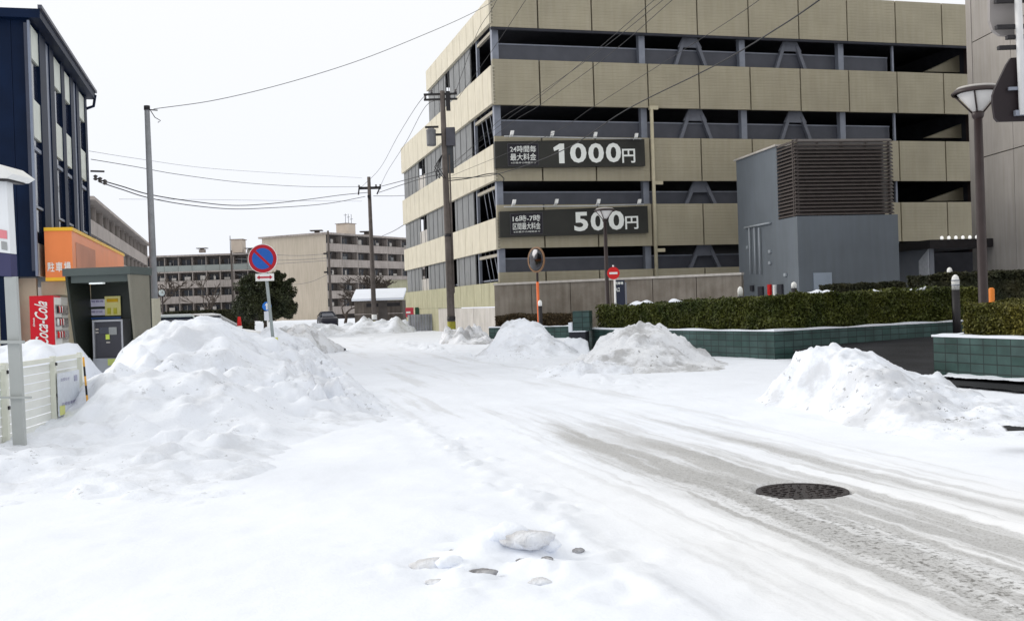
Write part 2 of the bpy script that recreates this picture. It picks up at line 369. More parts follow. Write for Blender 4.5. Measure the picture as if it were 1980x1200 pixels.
# ------------------------------------------------------------------ ground
def relief(X, Y):
    s, t = ang(X, Y)
    z = .020 * fbm(X * .9, Y * .9, 3, 4) + .008 * fbm(X * 6, Y * 6, 9, 3)
    z += .012 * fbm(s * 3.5, t * .18, 21, 3) * sst(2.4, 3.0, s) * (1 - sst(5.2, 6.2, s))        # tyre grooves
    z += (.05 + .05 * fbm(X * .5, Y * .5, 5, 3)) * (1 - sst(1.4, 2.4, s)) + .04 * sst(5.6, 7.2, s)
    # low ridge that edges the ploughed lane
    z += .035 * np.exp(-((s - 2.0 - .12 * fbm(t * .8, t * 0, 31, 3)) / .12) ** 2) * (.5 + fbm(X * 5, Y * 5, 33, 3)) * (1 - sst(12, 15, t))
    deb = np.exp(-((s - 2.12 - .15 * fbm(t * .6, t * 0, 191, 3)) / .22) ** 2) * (1 - sst(16, 24, t)) * sst(5, 8, t)
    z += deb * .055 * chunks(X, Y, 6.5, 192, .62)
    far_ = np.exp(-((s - 6.4 - .3 * fbm(t * .4, t * 0, 195, 3)) / .6) ** 2) * sst(14, 18, t); z += far_ * .10 * chunks(X, Y, 3.0, 196, .5)
    # trampled, clodded patch in front of the camera
    r = np.exp(-(((X + .02) / .75) ** 2 + ((Y - 5.75) / .75) ** 2) ** 1.5)
    z += r * (.05 * fbm(X * 3.3, Y * 3.3, 41, 4) + .05 * chunks(X, Y, 4.2, 43, .45) - .015)
    for px, py, rx, d in ((840, 1100, .13, -.035), (878, 1075, .045, -.05), (935, 1122, .10, -.05), (1040, 1138, .08, -.03), (985, 1038, .05, -.03), (1085, 1075, .05, -.03), (835, 1133, .07, -.025), (885, 1052, .08, -.02), (905, 998, .07, -.02), (1220, 1150, .07, -.03), (1190, 1175, .1, -.03)):
        g = gr(px, py); z += d * np.exp(-((X - g.x) / rx) ** 2 - ((Y - g.y) / (rx * 1.2)) ** 2)
    for px, py, rx, h in ((1000, 1062, .22, .05), (955, 1068, .14, .03), (900, 1085, .12, .02), (1090, 1100, .15, .02)):
        g = gr(px, py); z += h * np.exp(-((X - g.x) / rx) ** 4 - ((Y - g.y) / (rx * 1.1)) ** 4)
    # side road mouth ruts to the right and level area round the manhole
    z += .012 * fbm((Y - X * .3) * 2.2, X * .3, 51, 3) * sst(3, 6, X) * (1 - sst(8, 12, X))
    g = gr(1551, 947); k = np.exp(-(((X - g.x) / .55) ** 2 + ((Y - g.y) / .55) ** 2) ** 3)
    dd = np.hypot(X - g.x, Y - g.y) + .022 * fbm(X * 9, Y * 9, 211, 3)
    return z * (1 - k) - .030 * (1 - sst(.335, .365, dd)) + .006 * np.exp(-((dd - .40) / .04) ** 2)
ys = [1.2]
while ys[-1] < 3.6: ys.append(ys[-1] + .12)
while ys[-1] < 420: ys.append(ys[-1] + max(.028, .0075 * ys[-1]))
xs = [0.0]
while xs[-1] < 3.2: xs.append(xs[-1] + .032)
while xs[-1] < 320: xs.append(xs[-1] + max(.04, .02 * xs[-1]))
xs = np.array([-x for x in xs[:0:-1]] + xs)
ys = np.array([-300., -60., -12., -3., -1.] + ys)
tag(grid_mesh('snow_road_ground', xs, ys, relief, M_road), kind='structure')

def ramp_z(Y): return 0.03 + .30 * np.clip((Y - 17.5) / 9, 0, 1)
M_asph = mat('wet_asphalt', (.022, .023, .026), .75, .45, .8, .5, 70, spec=.12)
pa = [gr(1600, 728), gr(1715, 741), gr(1850, 754), gr(1980, 765), gr(2100, 778), Vector((15.0, 14.6, 0)), Vector((22, 20, 0)), Vector((18, 30, 0)), Vector((10.6, 26.2, 0)), Vector((6.2, 23.0, 0))]
def inside(X, Y, poly):
    r = np.zeros(X.shape, bool); n = len(poly)
    for i in range(n):
        x1, y1 = poly[i][0], poly[i][1]; x2, y2 = poly[(i + 1) % n][0], poly[(i + 1) % n][1]
        c = ((y1 > Y) != (y2 > Y)) & (X < (x2 - x1) * (Y - y1) / (y2 - y1 + 1e-12) + x1); r ^= c
    return r
def path_h(X, Y): return ramp_z(Y) + .004 * fbm(X * 3, Y * 3, 77, 3) + .035
tag(grid_mesh('path', np.linspace(5, 22, 240), np.linspace(13, 31, 240), path_h, M_asph, keep=lambda X, Y, Z: inside(X + .12 * fbm(Y * 2, X * 2, 5, 3), Y + .1 * fbm(X * 1.5, Y * 1.5, 8, 3), pa)), kind='structure')
ssn = [gr(1822, 741), gr(1980, 753), gr(2080, 760), gr(2080, 743), gr(1980, 741), gr(1840, 733)]
tag(grid_mesh('snow_strip', np.linspace(6, 14, 260), np.linspace(12, 19, 260), lambda X, Y: path_h(X, Y) + .05 + .02 * fbm(X * 3, Y * 3, 4, 3), M_snow, keep=lambda X, Y, Z: inside(X, Y + .06 * fbm(X * 3, Y * 3, 6, 3), ssn)), kind='structure')
# bare wet gutter at the right edge
gt = [gr(x, y, .22) for x, y in ((1941, 822), (1985, 826), (2060, 832), (2060, 846), (1980, 838), (1952, 834))]
tag(grid_mesh('gutter', np.linspace(4, 8, 160), np.linspace(9, 14, 160), lambda X, Y: .22 + 0 * X, M_asph, keep=lambda X, Y, Z: inside(X, Y, gt)), kind='structure')

# ------------------------------------------------------------------ snow banks and piles
# big bank along the left of the road, in street coordinates
def bank_h(X, Y):
    s, t = ang(X, Y)
    wob = .25 * fbm(t * .35, s * .2, 61, 3)
    A = 1.27 * sst(10.6, 17.5, t + .6 * fbm(s * .8, t * .4, 62, 3)); A = A * (1 - .27 * sst(19.5, 21.5, t)) * (1 - .12 * sst(24, 28, t)) * (1 - sst(27.5, 34, t))
    left = sst(-2.55, -1.05, s + wob * .3); cs = -.95 + 1.15 * sst(18.5, 21.5, t) + .9 * sst(22, 28, t)
    right = 1 - np.clip((s + wob * .4 - cs) / (2.2 + .03 * np.maximum(t - 18, 0) - cs), 0, 1) ** 1.5; right = right * right * (3 - 2 * right) * .5 + right * .5
    z = A * left * right * (1 - .20 * np.exp(-((s - .75) / .7) ** 2) * sst(13, 16, t) * (1 - sst(22.5, 25, t)))
    bump = np.exp(-((s + .28) / .75) ** 2 - ((t - 18.4) / .9) ** 2) * .16 
    body = np.clip(z / .5, 0, 1)
    z = z + bump
    z += body * (.11 * fbm(X * .9, Y * .9, 64, 3) + .055 * fbm(X * 2.7, Y * 2.7, 65, 3))
    # clods and hollows on the slope that faces the road
    cl = sst(.0, .8, s) * sst(12.5, 14.0, t) * (1 - sst(30, 36, t)) * np.clip(z / .25, 0, 1)
    n1 = fbm(X * 2.3, Y * 1.9, 66, 4, .6); z += cl * .30 * np.maximum(n1 - .02, 0) - cl * .95 * np.maximum(-n1 - .10, 0) + cl * .06 * fbm(X * 7, Y * 6, 167, 3) - cl * .13 * np.maximum(0, 1 - np.abs(fbm(X * 1.7, Y * 1.5, 169, 3)) / .09) * sst(-.1, .25, fbm(X * .8, Y * .8, 170, 2))
    patch = sst(-.15, .30, fbm(X * .55, Y * .45, 180, 3) + .25 * cl) * (1 - .8 * sst(16, 18.5, t))
    z += cl * patch * (.24 * chunks(X, Y, 2.2, 181, .42) + .11 * chunks(X, Y, 4.6, 184, .4))
    z += body * sst(.05, .4, fbm(X * .7, Y * .7, 187, 3)) * .07 * chunks(X, Y, 3.4, 188, .5)
    # dimples on the crest flank
    n2 = fbm(X * 1.5, Y * 1.5, 68, 3); z -= body * .50 * np.maximum(n2 - .24, 0)
    # low shoulder towards the fence and the camera
    lo = .20 * sst(7.4, 10.5, t) * (1 - sst(-.9, .9, s)) * sst(-2.9, -2.2, s) * (1 - sst(15, 18, t))
    z += lo * (1 + .7 * fbm(X * 1.5, Y * 1.5, 69, 3)) + np.clip(lo / .1, 0, 1) * (.10 * chunks(X, Y, 2.6, 221, .5) + .05 * chunks(X, Y, 5.5, 224, .5) - .07 * np.maximum(-fbm(X * 2.2, Y * 2.2, 227, 3) - .1, 0)) + np.clip(lo / .1, 0, 1) * .035 * fbm(X * 4, Y * 4, 70, 4)
    return z - .02
bxs = np.arange(-13.5, 1.6, .05); bys = np.arange(6.5, 47, .07)
tag(grid_mesh('snow_bank', bxs, bys, bank_h, M_bank, keep=lambda X, Y, Z: Z > .01),
    'long white ploughed snow bank with lumpy flank between the road and the pay station', 'snow bank')

def pile(name, label, cat, sil, D, wf, wb, m, amp=.12, seed=1, res=.05, slant=0.0, toe=None, fr=2.2, group=None, grit=.05):
    P = [at(px, py, D + slant * i / (len(sil) - 1)) for i, (px, py) in enumerate(sil)]
    X0 = np.array([p.x for p in P]); Z0 = np.array([p.z for p in P]); Y0 = np.array([p.y for p in P])
    wmax = max(wf, wb)
    def hf(X, Y):
        Xs = X + .12 * wmax * fbm(Y * .8, X * .8, seed + 3, 3)
        yc = np.interp(Xs, X0, Y0); zc = np.interp(Xs, X0, Z0, left=-.3, right=-.3)
        d = Y - yc; w = np.where(d < 0, wf, wb); q = np.clip(np.abs(d) / w, 0, 1)
        g = (1 - q ** 1.7) ** 1.25 * .45 + (.5 + .5 * np.cos(PI * q)) * .55; z = zc * g
        body = np.clip(z / .25, 0, 1)
        n = fbm(X * fr, Y * fr, seed + 5, 4, .58)
        z = z + body * sst(-.25, .25, fbm(X * 1.1, Y * 1.1, seed + 20, 3)) * (amp * .9 * chunks(X, Y, fr * 1.15, seed + 21, .4) + amp * .5 * chunks(X, Y, fr * 2.4, seed + 25, .4))
        return z + body * (amp * n + grit * fbm(X * fr * 3.3, Y * fr * 3.3, seed + 9, 3) - amp * .5 * np.maximum(-n - .2, 0)) - .03
    o = grid_mesh(name, np.arange(X0.min() - .3, X0.max() + .3, res), np.arange(Y0.min() - wf - .1, Y0.max() + wb + .1, res), hf, m, keep=lambda X, Y, Z: Z > -.01)
    return tag(o, label, cat, group)
pile('snow_pile', 'large dirty grey-white snow pile in front of the long tiled planter', 'snow pile',
     [(1040, 716), (1090, 703), (1130, 690), (1160, 655), (1190, 634), (1220, 626), (1245, 624), (1280, 637), (1320, 659), (1350, 679), (1376, 692), (1410, 702)], 22.6, 2.9, 1.6, M_dirty, .12, 101, .045)
pile('snow_pile', 'low crumbled snow spill at the road-side foot of the dirty pile', 'snow pile',
     [(1035, 722), (1070, 708), (1120, 700), (1180, 697), (1240, 705), (1275, 722)], 20.6, .7, .9, M_pile, .09, 111, .04, fr=3.5)
pile('snow_pile', 'steep white snow heap left of the orange mirror pole', 'snow pile',
     [(915, 690), (938, 674), (955, 652), (972, 627), (985, 617), (1003, 614), (1022, 618), (1040, 628), (1055, 645), (1080, 658), (1112, 674)], 30, 3.4, 2.0, M_pile, .09, 121, .06)
pile('snow_pile', 'broken rubble of grey snow slabs at the foot of the striped utility pole', 'snow pile',
     [(862, 664), (878, 646), (895, 640), (915, 643), (930, 640), (950, 655)], 41, 4.0, 1.5, M_dirty, .33, 131, .07, fr=1.5, grit=.12)
pile('snow_pile', 'white snow pile with a torn dirty flank in front of the dark ramp', 'snow pile',
     [(1400, 808), (1450, 788), (1490, 762), (1520, 725), (1540, 700), (1551, 676), (1570, 669), (1600, 670), (1650, 684), (1700, 703), (1750, 720), (1800, 728), (1850, 744), (1900, 764), (1950, 780), (2050, 792), (2150, 800)], 14.2, 4.0, .9, M_pile, .075, 141, .03, slant=-1.5, fr=2.2)
pile('snow_pile', 'snow heap in the yard behind the cream fence', 'snow pile',
     [(-60, 672), (0, 664), (40, 662), (90, 664), (125, 663), (138, 680), (150, 700)], 18, 3.2, 1.5, M_snow, .06, 151, .08)
pile('snow_pile', 'reddish dirty snow heap right of the no parking sign', 'snow pile',
     [(548, 655), (570, 641), (600, 640), (625, 655), (645, 672)], 36, 5, 2.5, M_dirty, .2, 161, .09, fr=1.3, grit=.08)
pile('snow_pile', 'long jagged snow ridge across the far end of the road in front of the shed', 'snow pile',
     [(500, 655), (525, 645), (560, 632), (600, 633), (640, 629), (665, 634), (700, 624), (740, 626), (780, 621), (800, 634), (806, 645)], 62, 5, 4, M_pile, .30, 171, .14, fr=.9, grit=.1)
pile('snow_pile', 'small snow mound beside the foot of the dark sign pier', 'snow pile',
     [(1088, 655), (1098, 652), (1112, 653), (1128, 654), (1136, 660)], 29.5, .9, .8, M_snow, .04, 181, .05)

# clods lying in the trampled patch
def clod(px, py, r, m, label, sq=.55):
    g = gr(px, py); t = bmesh.new(); bmesh.ops.create_icosphere(t, subdivisions=3, radius=r)
    for v in t.verts:
        n = v.co.normalized(); k = 1 + .15 * math.sin(n.x * 3.1 + px) * math.cos(n.y * 3.7 + py) + .07 * math.sin(n.z * 6 + n.x * 8 + px)
        v.co = Vector((v.co.x * k * 1.25, v.co.y * k, v.co.z * k * sq))
    me = bpy.data.meshes.new('snow_clod'); t.to_mesh(me); t.free(); me.materials.append(m)
    for p in me.polygons: p.use_smooth = True
    o = bpy.data.objects.new('snow_clod', me); COL.objects.link(o)
    z = float(relief(np.array([g.x]), np.array([g.y]))[0]); o.location = (g.x, g.y, z + r * sq * .35); tag(o, label, 'snow clod', 'clods of dirty snow near the camera')
M_clod = mat('grit_and_hole_dark', (.09, .085, .09), .7, .4, 14, .8, 40, col2=(.50, .50, .52))  # dark grit; its darkness also stands in for shaded holes between clods
M_clodw = mat('soiled_snow_clod', (.50, .49, .49), .85, .3, 6, .8, 40, col2=(.83, .86, .92))
clod(1022, 1080, .115, M_clodw, 'largest rounded snow clod with a grey underside in the trampled patch', .45)
clod(985, 1076, .085, M_snow, 'white lump touching the largest clod on its left', .7)
clod(1062, 1078, .055, M_snow, 'white lump touching the largest clod on its right', .7)
clod(870, 1108, .060, M_snow, 'white lump beside the leftmost grey clod', .6)
clod(905, 1116, .050, M_snow, 'white lump left of the dark speckled clod', .6)
clod(1045, 1136, .050, M_clodw, 'grey lump in front of the largest clod', .4)
clod(842, 1134, .045, M_clodw, 'small grey lump in front of the leftmost clod', .35)
clod(838, 1102, .10, M_clodw, 'leftmost flat grey clod of the trampled patch', .4)
clod(880, 1076, .040, M_clod, 'small dark lump standing in for a shaded hole between the two pale clods')  # dark colour stands in for the shade of a hole
clod(985, 1039, .034, M_clod, 'small dark lump behind the largest snow clod', .5)
clod(934, 1124, .060, M_clod, 'dark speckled clod in front of the other clods', .35)
clod(1058, 1100, .030, M_clod, 'dark lump standing in for shade under the right end of the largest clod', .5)  # this lump and the next are put in as shaded holes
clod(1012, 1102, .032, M_clod, 'dark lump standing in for shade under the front of the largest clod', .4)
clod(1118, 1068, .028, M_clod, 'tiny grey lump right of the largest clod')

# ------------------------------------------------------------------ manhole cover
g = gr(1551, 947); mh = thing('manhole_cover', 'round dark cast iron manhole cover bared in the icy wheel track', 'manhole cover', (g.x, g.y, -.016))
M_iron = mat('cast_iron', (.028, .022, .022), .5, .4, 18, .6, 90)
MB().lathe([(.335, 0), (.335, .012), (.30, .014), (.298, .006)], 40).build('frame', M_iron, mh)
lid = MB().lathe([(.296, 0), (.296, .010)], 40)
for rr in (.27, .205, .14, .075):
    nb = int(rr * 95)
    for k in range(nb):
        a = 2 * PI * k / nb + rr * 7; c, s_ = math.cos(a), math.sin(a); w = .011
        lid.bar((c * (rr - .020), s_ * (rr - .020), .013), (c * (rr + .020), s_ * (rr + .020), .013), w * 1.5, .010)
lid.build('lid', M_iron, mh)

# ------------------------------------------------------------------ parking building
F0 = at(958, 349, 47.0); PF = Frame(F0.x, F0.y, 1.3005)
pb = thing('parking_building', 'beige multi-storey car park with banded parapets behind the green planters', 'parking building', (F0.x, F0.y, 0), PF.rz)
zf = lambda px, py: PF.onv(px, py)[1]
zl = lambda px, py: PF.onu(px, py)[1]
UR = PF.onv(1888, 60)[0]; VL = PF.onu(781, 430)[0]; VL1 = PF.onu(826, 170)[0]
front = [(zf(942, 51), max(zf(1882, 10), zf(1700, 4.7))), (zf(952, 202), zf(945, 113.5)), (zf(960, 349.6), zf(956, 263)), (zf(968, 480), zf(962, 396)), (zf(975, 575), zf(969.5, 526.5))]
left = [(zl(943.3, 50.4), PF.onu(823, 141)[1]), (zl(952.5, 200.7), zl(945, 132)), (zl(958, 348.5), zl(954.3, 279.7)), (zl(963.5 + 3, 480.5), zl(963.5, 420)), (zl(972, 592), zl(967, 544.7))]
jx = [1044, 1148, 1253, 1352, 1451, 1548, 1641.6, 1735, 1824.7]
JU = [PF.onv(x, 165)[0] for x in jx]
def cladding(u0, u1, z0, z1, joints, th=.18, pitch=.155):   # horizontal ribbed panels with open joints, on local y = 0
    b = MB(); js = [u0] + [j for j in joints if u0 + .2 < j < u1 - .2] + [u1]
    n = max(2, int(round((z1 - z0) / pitch))); dz = (z1 - z0) / n
    for a, c in zip(js[:-1], js[1:]):
        a += .035; c -= .035
        for k in range(n):
            za = z0 + k * dz; zb = za + dz
            b.quad([(a, 0, za), (c, 0, za), (c, 0, zb - .035), (a, 0, zb - .035)]); b.quad([(a, 0, zb - .035), (c, 0, zb - .035), (c, .007, zb - .02), (a, .007, zb - .02)])
            b.quad([(a, .007, zb - .02), (c, .007, zb - .02), (c, 0, zb), (a, 0, zb)])
        b.quad([(a, 0, z1), (c, 0, z1), (c, th, z1), (a, th, z1)]); b.quad([(a, th, z0), (c, th, z0), (c, 0, z0), (a, 0, z0)])
        b.quad([(a, th, z0), (a, 0, z0), (a, 0, z1), (a, th, z1)]); b.quad([(c, 0, z0), (c, th, z0), (c, th, z1), (c, 0, z1)])
    return b
for i, (z0, z1) in enumerate(front):
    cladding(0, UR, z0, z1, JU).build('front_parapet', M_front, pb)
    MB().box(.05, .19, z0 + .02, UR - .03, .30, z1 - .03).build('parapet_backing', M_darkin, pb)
for i, (z0, z1) in enumerate(left):
    V1 = VL1 if i == 0 else VL; b = MB(); n = int(V1 / 1.45); m = M_side if i < 4 else M_olive
    for k in range(n):
        a = V1 * k / n + (.02 if k else .0); c = V1 * (k + 1) / n - .02
        b.box(-.06, a, z0, .12, c, z1)
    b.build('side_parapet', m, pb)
    MB().box(.13, .3, z0 + .03, .2, V1 - .03, z1 - .04).build('parapet_backing', M_darkin, pb)
# pale sheets under the olive band on the left face, in five pieces
z0b = left[4][0]; b = MB(); vs = [PF.onu(x, 620)[0] for x in (972, 918, 868, 850)]
b.box(-.05, .1, -.3, .1, vs[1] - .03, z0b - .05); b.box(-.05, vs[1] + .03, -.3, .1, vs[2] - .03, z0b - .05); b.box(-.05, vs[2] + .03, -.3, .1, vs[3], z0b - .05)
b.build('base_panel', M_conc_lt, pb)
MB().box(-.04, vs[3] + .05, -.3, .1, VL, z0b - .02).build('base_wall', M_olive, pb)
# slabs, ceilings and the far inner walls
UE = UR - .1; slabs = [front[i][0] + .35 for i in range(5)]
for i, z in enumerate(slabs):
    V1 = VL1 if i == 0 else VL
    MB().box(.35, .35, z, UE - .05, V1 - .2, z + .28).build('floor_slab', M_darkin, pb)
    if i > 0: MB().box(.32, .32, z + .45, .45, V1 - .25, z + .52).build('cable_tray', M_steel, pb)
for i in range(4):
    z0, z1 = slabs[i + 1] + .28, slabs[i]; V1 = VL if i > 0 else VL1
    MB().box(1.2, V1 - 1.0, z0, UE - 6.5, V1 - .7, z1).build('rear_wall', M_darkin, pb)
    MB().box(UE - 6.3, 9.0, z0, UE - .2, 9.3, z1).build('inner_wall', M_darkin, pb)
MB().box(UR - .12, .35, -.2, UR - .02, VL - 1, front[0][1] - .6).build('end_sky_blocker', M_darkin, pb)  # added dark sheet across the open end, hides sky so openings read black
# columns, railing screens and braces on the front
cols = [PF.onv(x, y)[0] for x, y in ((963, 85), (1246, 90), (1441, 100), (1633, 105))]
cu = [.28] + cols[1:]
for i in range(4):
    zo, zt = front[i + 1][1], front[i][0]
    for u in cu: MB().box(u - .15, .32, zo - .6, u + .15, .62, zt + .4).build('column', M_steel, pb)
    MB().box(JU[7] - .05, .3, zo - .3, JU[7] + .05, .42, zt + .3).build('column', M_steel, pb)
    h = (zt - zo); b = MB(); b.box(.5, .66, zo - .5, JU[7] - .08, .69, zo + h * .56)
    b.build('railing_screen', mat('smoked_screen', (.085, .09, .11), .35, .12, 1.5), pb)
    MB().box(.5, .63, zo + h * .56, JU[7] - .08, .71, zo + h * .56 + .06).build('handrail', M_steel, pb)
    centres = (1346, 1541) if i < 2 else (1366,)
    for cx in centres:
        u = PF.onv(cx + (6 * (i == 1)), 210)[0] if i < 2 else PF.onv(1364 + 5 * (i == 3), 380 + i * 20)[0]
        br = MB()
        br.bar((u - .35, .5, zt - .22), (u - .98, .5, zo - .45), .20, .16); br.bar((u + .35, .5, zt - .22), (u + .98, .5, zo - .45), .20, .16)
        br.hexa([(u - .62, .44, zt - .50), (u + .62, .44, zt - .50), (u + .62, .56, zt - .50), (u - .62, .56, zt - .50), (u - .30, .44, zt + .1), (u + .30, .44, zt + .1), (u + .30, .56, zt + .1), (u - .30, .56, zt + .1)])
        br.build('brace', mat('brace_grey', (.15, .16, .19), .5, .1, 3), pb)
# sloping ramp parapets seen through the right-hand openings
for i, (y0, y1) in enumerate(((142, 92), (270, 228), (392, 352))):
    u0, u1 = PF.onv(1790, y0, 1.2)[0], PF.onv(1874, y0, 1.2)[0]
    za = PF.onv(1790, y0 - 3, 1.2)[1]; zb = PF.onv(1874, y1 + 6, 1.2)[1]; zc = PF.onv(1800, y0 - 4, 1.2)[1]
    MB().hexa([(u0, 1.2, zc), (u1, 1.2, zc), (u1, 1.4, zc), (u0, 1.4, zc), (u0, 1.2, za), (u1, 1.2, zb), (u1, 1.4, zb), (u0, 1.4, za)]).build('ramp_parapet', M_front, pb)
for i in range(4):
    zo, zt = front[i + 1][1], front[i][0]
    MB().box(UE - .32, .22, zo - .02, UE - .02, .5, zt + .05).build('end_post', M_brown, pb)
# left face: open bay by the corner, mesh panels and gaps
rows = [(90, 160), (240, 300), (385, 390), (510, 515)]
for i in range(4):
    zo, zt = left[i + 1][1], left[i][0]; V1 = VL1 + .2 if i == 0 else VL
    gv = [PF.onu(x, y)[0] for x, y in (((916, 120), (906, 130), (866, 165), (858, 180), (835, 200))) ] if i == 0 else [PF.onu(x, y)[0] for x, y in ((918, 430), (914, 430), (877, 430), (866, 430), (822, 430), (809, 430))]
    MB().box(.14, gv[0] - .08, zo - .3, .28, gv[0] + .08, zt + .3).build('column', M_steel, pb)
    MB().box(.1, gv[1] + .1, zo - .1, .16, gv[2], zt + .1).build('mesh_panel', M_mesh, pb)
    if i == 0:
        MB().box(.1, gv[3], zo - .1, .16, V1, zt + .1).build('mesh_panel', M_mesh, pb)
    else:
        MB().box(.1, gv[3], zo - .1, .16, gv[4], zt + .1).build('mesh_panel', M_mesh, pb)
        MB().box(.1, gv[5], zo - .1, .16, V1 - .05, zt + .1).build('mesh_panel', M_mesh, pb)
        MB().box(.1, gv[4], zo - .1, .16, gv[5], zo + (zt - zo) * .48).build('mesh_panel', M_conc_lt, pb)
    # mullion lines of the mesh panels
    v = gv[1] + 1.2; m0 = None
    while v < V1 - .6:
        if m0 is None: m0 = MB().box(.075, -.02, zo - .1, .099, .02, zt + .1).build('panel_mullion', mat('mullion_grey', (.15, .155, .16), .5, .1, 3), pb); m0.location = (0, v, 0)
        else: m1 = m0.copy(); COL.objects.link(m1); m1.location = (0, v, 0)
        v += 1.3
    MB().box(.16, .35, zt - .30, .30, gv[0], zt - .16).build('cable_tray', mat('tray_tan', (.36, .33, .27), .6, .1, 3), pb)
    # slanted bracing rods in the open corner bay
    b = MB()
    for k in range(3): b.tube([(.2, .5 + k * .8, zo - .2), (.2, 1.6 + k * .8, zt + .2)], .018, 6)
    if i >= 1: b.build('bracing_rod', M_steel, pb)
MB().box(.5, VL1, left[1][0], UE - 12, VL1 + .15, front[0][0] + .2).build('rear_wall', M_mesh, pb)
# downpipes on the front
ud = PF.onv(1259, 260)[0]
dp = MB().tube([(ud, -.12, zf(1259, 211)), (ud, -.12, zf(1271, 540) - .3)], .085, 10)
dp.box(ud - .1, -.2, zf(1259, 211) - .05, ud + .32, -.02, zf(1259, 211) + .12)
for yy in (352, 482): z = zf(1266, yy) - .05; dp.box(ud, -.18, z - .08, ud + .45, -.04, z + .08)
dp.build('downpipe', mat('cream_pipe', (.50, .45, .32), .5, .08, 3), pb)
MB().box(.02, -.02, zf(942, 51) - .12, UR, .12, zf(942, 51) - .01).build('drip_edge', M_darkin, pb)
# parked cars glimpsed on the lowest deck are only shapes behind the screen
# fluorescent tubes on the lowest decks
for x0, x1, y in ((1009, 1024, 501), (1216, 1252, 501), (1396, 1420, 500)):
    a, z = PF.onv(x0, y, 3); c, _ = PF.onv(x1, y, 3)
    MB().box(a, 3, z - .03, c, 3.1, z + .03).build('strip_light', mat('lit_tube', (.95, .97, 1), .4, 0, 1, emit=.55), pb)

# price signs hung on the parapets
M_sign = mat('charcoal_sign_face', (.028, .028, .024), .45, .25, .8); M_let = mat('sign_lettering', (.82, .84, .80), .5, .03, 4)
M_signin = mat('sign_inner_panel', (.018, .016, .022), .45, .1, 2)
def price_sign(px4, label, big, small, small_px, big_px, yen_px, small2, lamps, railp):
    root = thing('price_sign', label, 'sign', (F0.x, F0.y, 0), PF.rz, 'price signs on the car park')
    def L(p, v): u, z = PF.onv(p[0], p[1], v); return (u, v, z)
    bl, br, tr, tl = [L(p, -.22) for p in px4]
    bk = [(p[0], -.04, p[2]) for p in (bl, br, tr, tl)]
    b = MB(); b.quad([bl, br, tr, tl]); b.quad([bk[1], bk[0], bk[3], bk[2]])
    for i in range(4): j = (i + 1) % 4; q = [bl, br, tr, tl]; b.quad([q[j], q[i], bk[i], bk[j]])
    b.build('panel', M_sign, root)
    q = [bl, br, tr, tl]
    def rect(x0, y0, x1, y1):                               # photo box -> fractions of the board
        fx = lambda x: (x - px4[0][0]) / (px4[1][0] - px4[0][0])
        def fy(x, y):
            f = fx(x); yb = px4[0][1] * (1 - f) + px4[1][1] * f; yt = px4[3][1] * (1 - f) + px4[2][1] * f; return (yb - y) / (yb - yt)
        xm = (x0 + x1) / 2; return (fx(x0), fy(xm, y1), fx(x1), fy(xm, y0))
    def pq(r, off):
        P = []
        for u, w in ((r[0], r[1]), (r[2], r[1]), (r[2], r[3]), (r[0], r[3])):
            P.append(tuple(np.array(bl) * (1 - u) * (1 - w) + np.array(br) * u * (1 - w) + np.array(tr) * u * w + np.array(tl) * (1 - u) * w + np.array((0, off, 0))))
        return P
    r = rect(*small_px); MB().quad(pq((r[0] - .012, r[1] - .06, r[2] + .012, r[3] + .06), -.008)).build('inner_panel', M_signin, root)
    fr = MB(); rr = (r[0] - .012, r[1] - .06, r[2] + .012, r[3] + .06); P = pq(rr, -.014)
    for i in range(4): fr.bar(P[i], P[(i + 1) % 4], .02, .012)
    fr.build('inner_border', mat('border_grey', (.10, .10, .11), .5, .1, 3), root)
    x0, y0, x1, y1 = small_px; h = y1 - y0
    text_on('lettering', small[0], q, rect(x0 + 1, y0 + 1, x1 - 1, y0 + h * .38), M_let, root, .008, push=(0, -.02, 0))
    text_on('lettering', small[1], q, rect(x0 + 1, y0 + h * .44, x1 - 1, y0 + h * .82), M_let, root, .008, push=(0, -.02, 0))
    text_on('lettering', small2, q, rect(x0 + 2, y0 + h * .89, x1 - 2, y0 + h * .99), M_let, root, .0, push=(0, -.02, 0))
    for ch, bx_ in zip(big, big_px):
        if ch == '1':                                        # drawn by hand: thick stem with a flag
            r1 = rect(*bx_); P1 = []
            for fx_, fy_ in ((.50, 0), (1.0, 0), (1.0, 1), (.60, 1), (.0, .80), (.08, .62), (.50, .72)):
                u_, w_ = r1[0] + fx_ * (r1[2] - r1[0]), r1[1] + fy_ * (r1[3] - r1[1]); P1.append(tuple(np.array(bl) * (1 - u_) * (1 - w_) + np.array(br) * u_ * (1 - w_) + np.array(tr) * u_ * w_ + np.array(tl) * (1 - u_) * w_ + np.array((0, -.012, 0))))
            MB().quad(P1).build('lettering', M_let, root); continue
        text_on('lettering', ch, q, rect(*bx_), M_let, root, .03, push=(0, -.012, 0))
    text_on('lettering', '円', q, rect(*yen_px), M_let, root, .018, push=(0, -.012, 0))
    # lamp rail and four small floodlights
    pts = [L(p, -.30) for p in railp]; MB().tube(pts, .03, 6).build('lamp_rail', mat('rail_grey', (.45, .46, .46), .5, .1, 3), root)
    for lx, ly in lamps:
        a = L((lx, ly), -.45); l = MB(); l.bar((a[0], -.30, a[2] - .12), (a[0] + .05, -.50, a[2] + .02), .03); l.hexa([(a[0] - .04, -.60, a[2] - .05), (a[0] + .10, -.60, a[2] - .05), (a[0] + .10, -.42, a[2] - .12), (a[0] - .04, -.42, a[2] - .12), (a[0] + .0, -.60, a[2] + .13), (a[0] + .14, -.60, a[2] + .13), (a[0] + .14, -.50, a[2] + .13), (a[0] + .0, -.50, a[2] + .13)])
        l.build('spotlight', M_white, root)
    return root
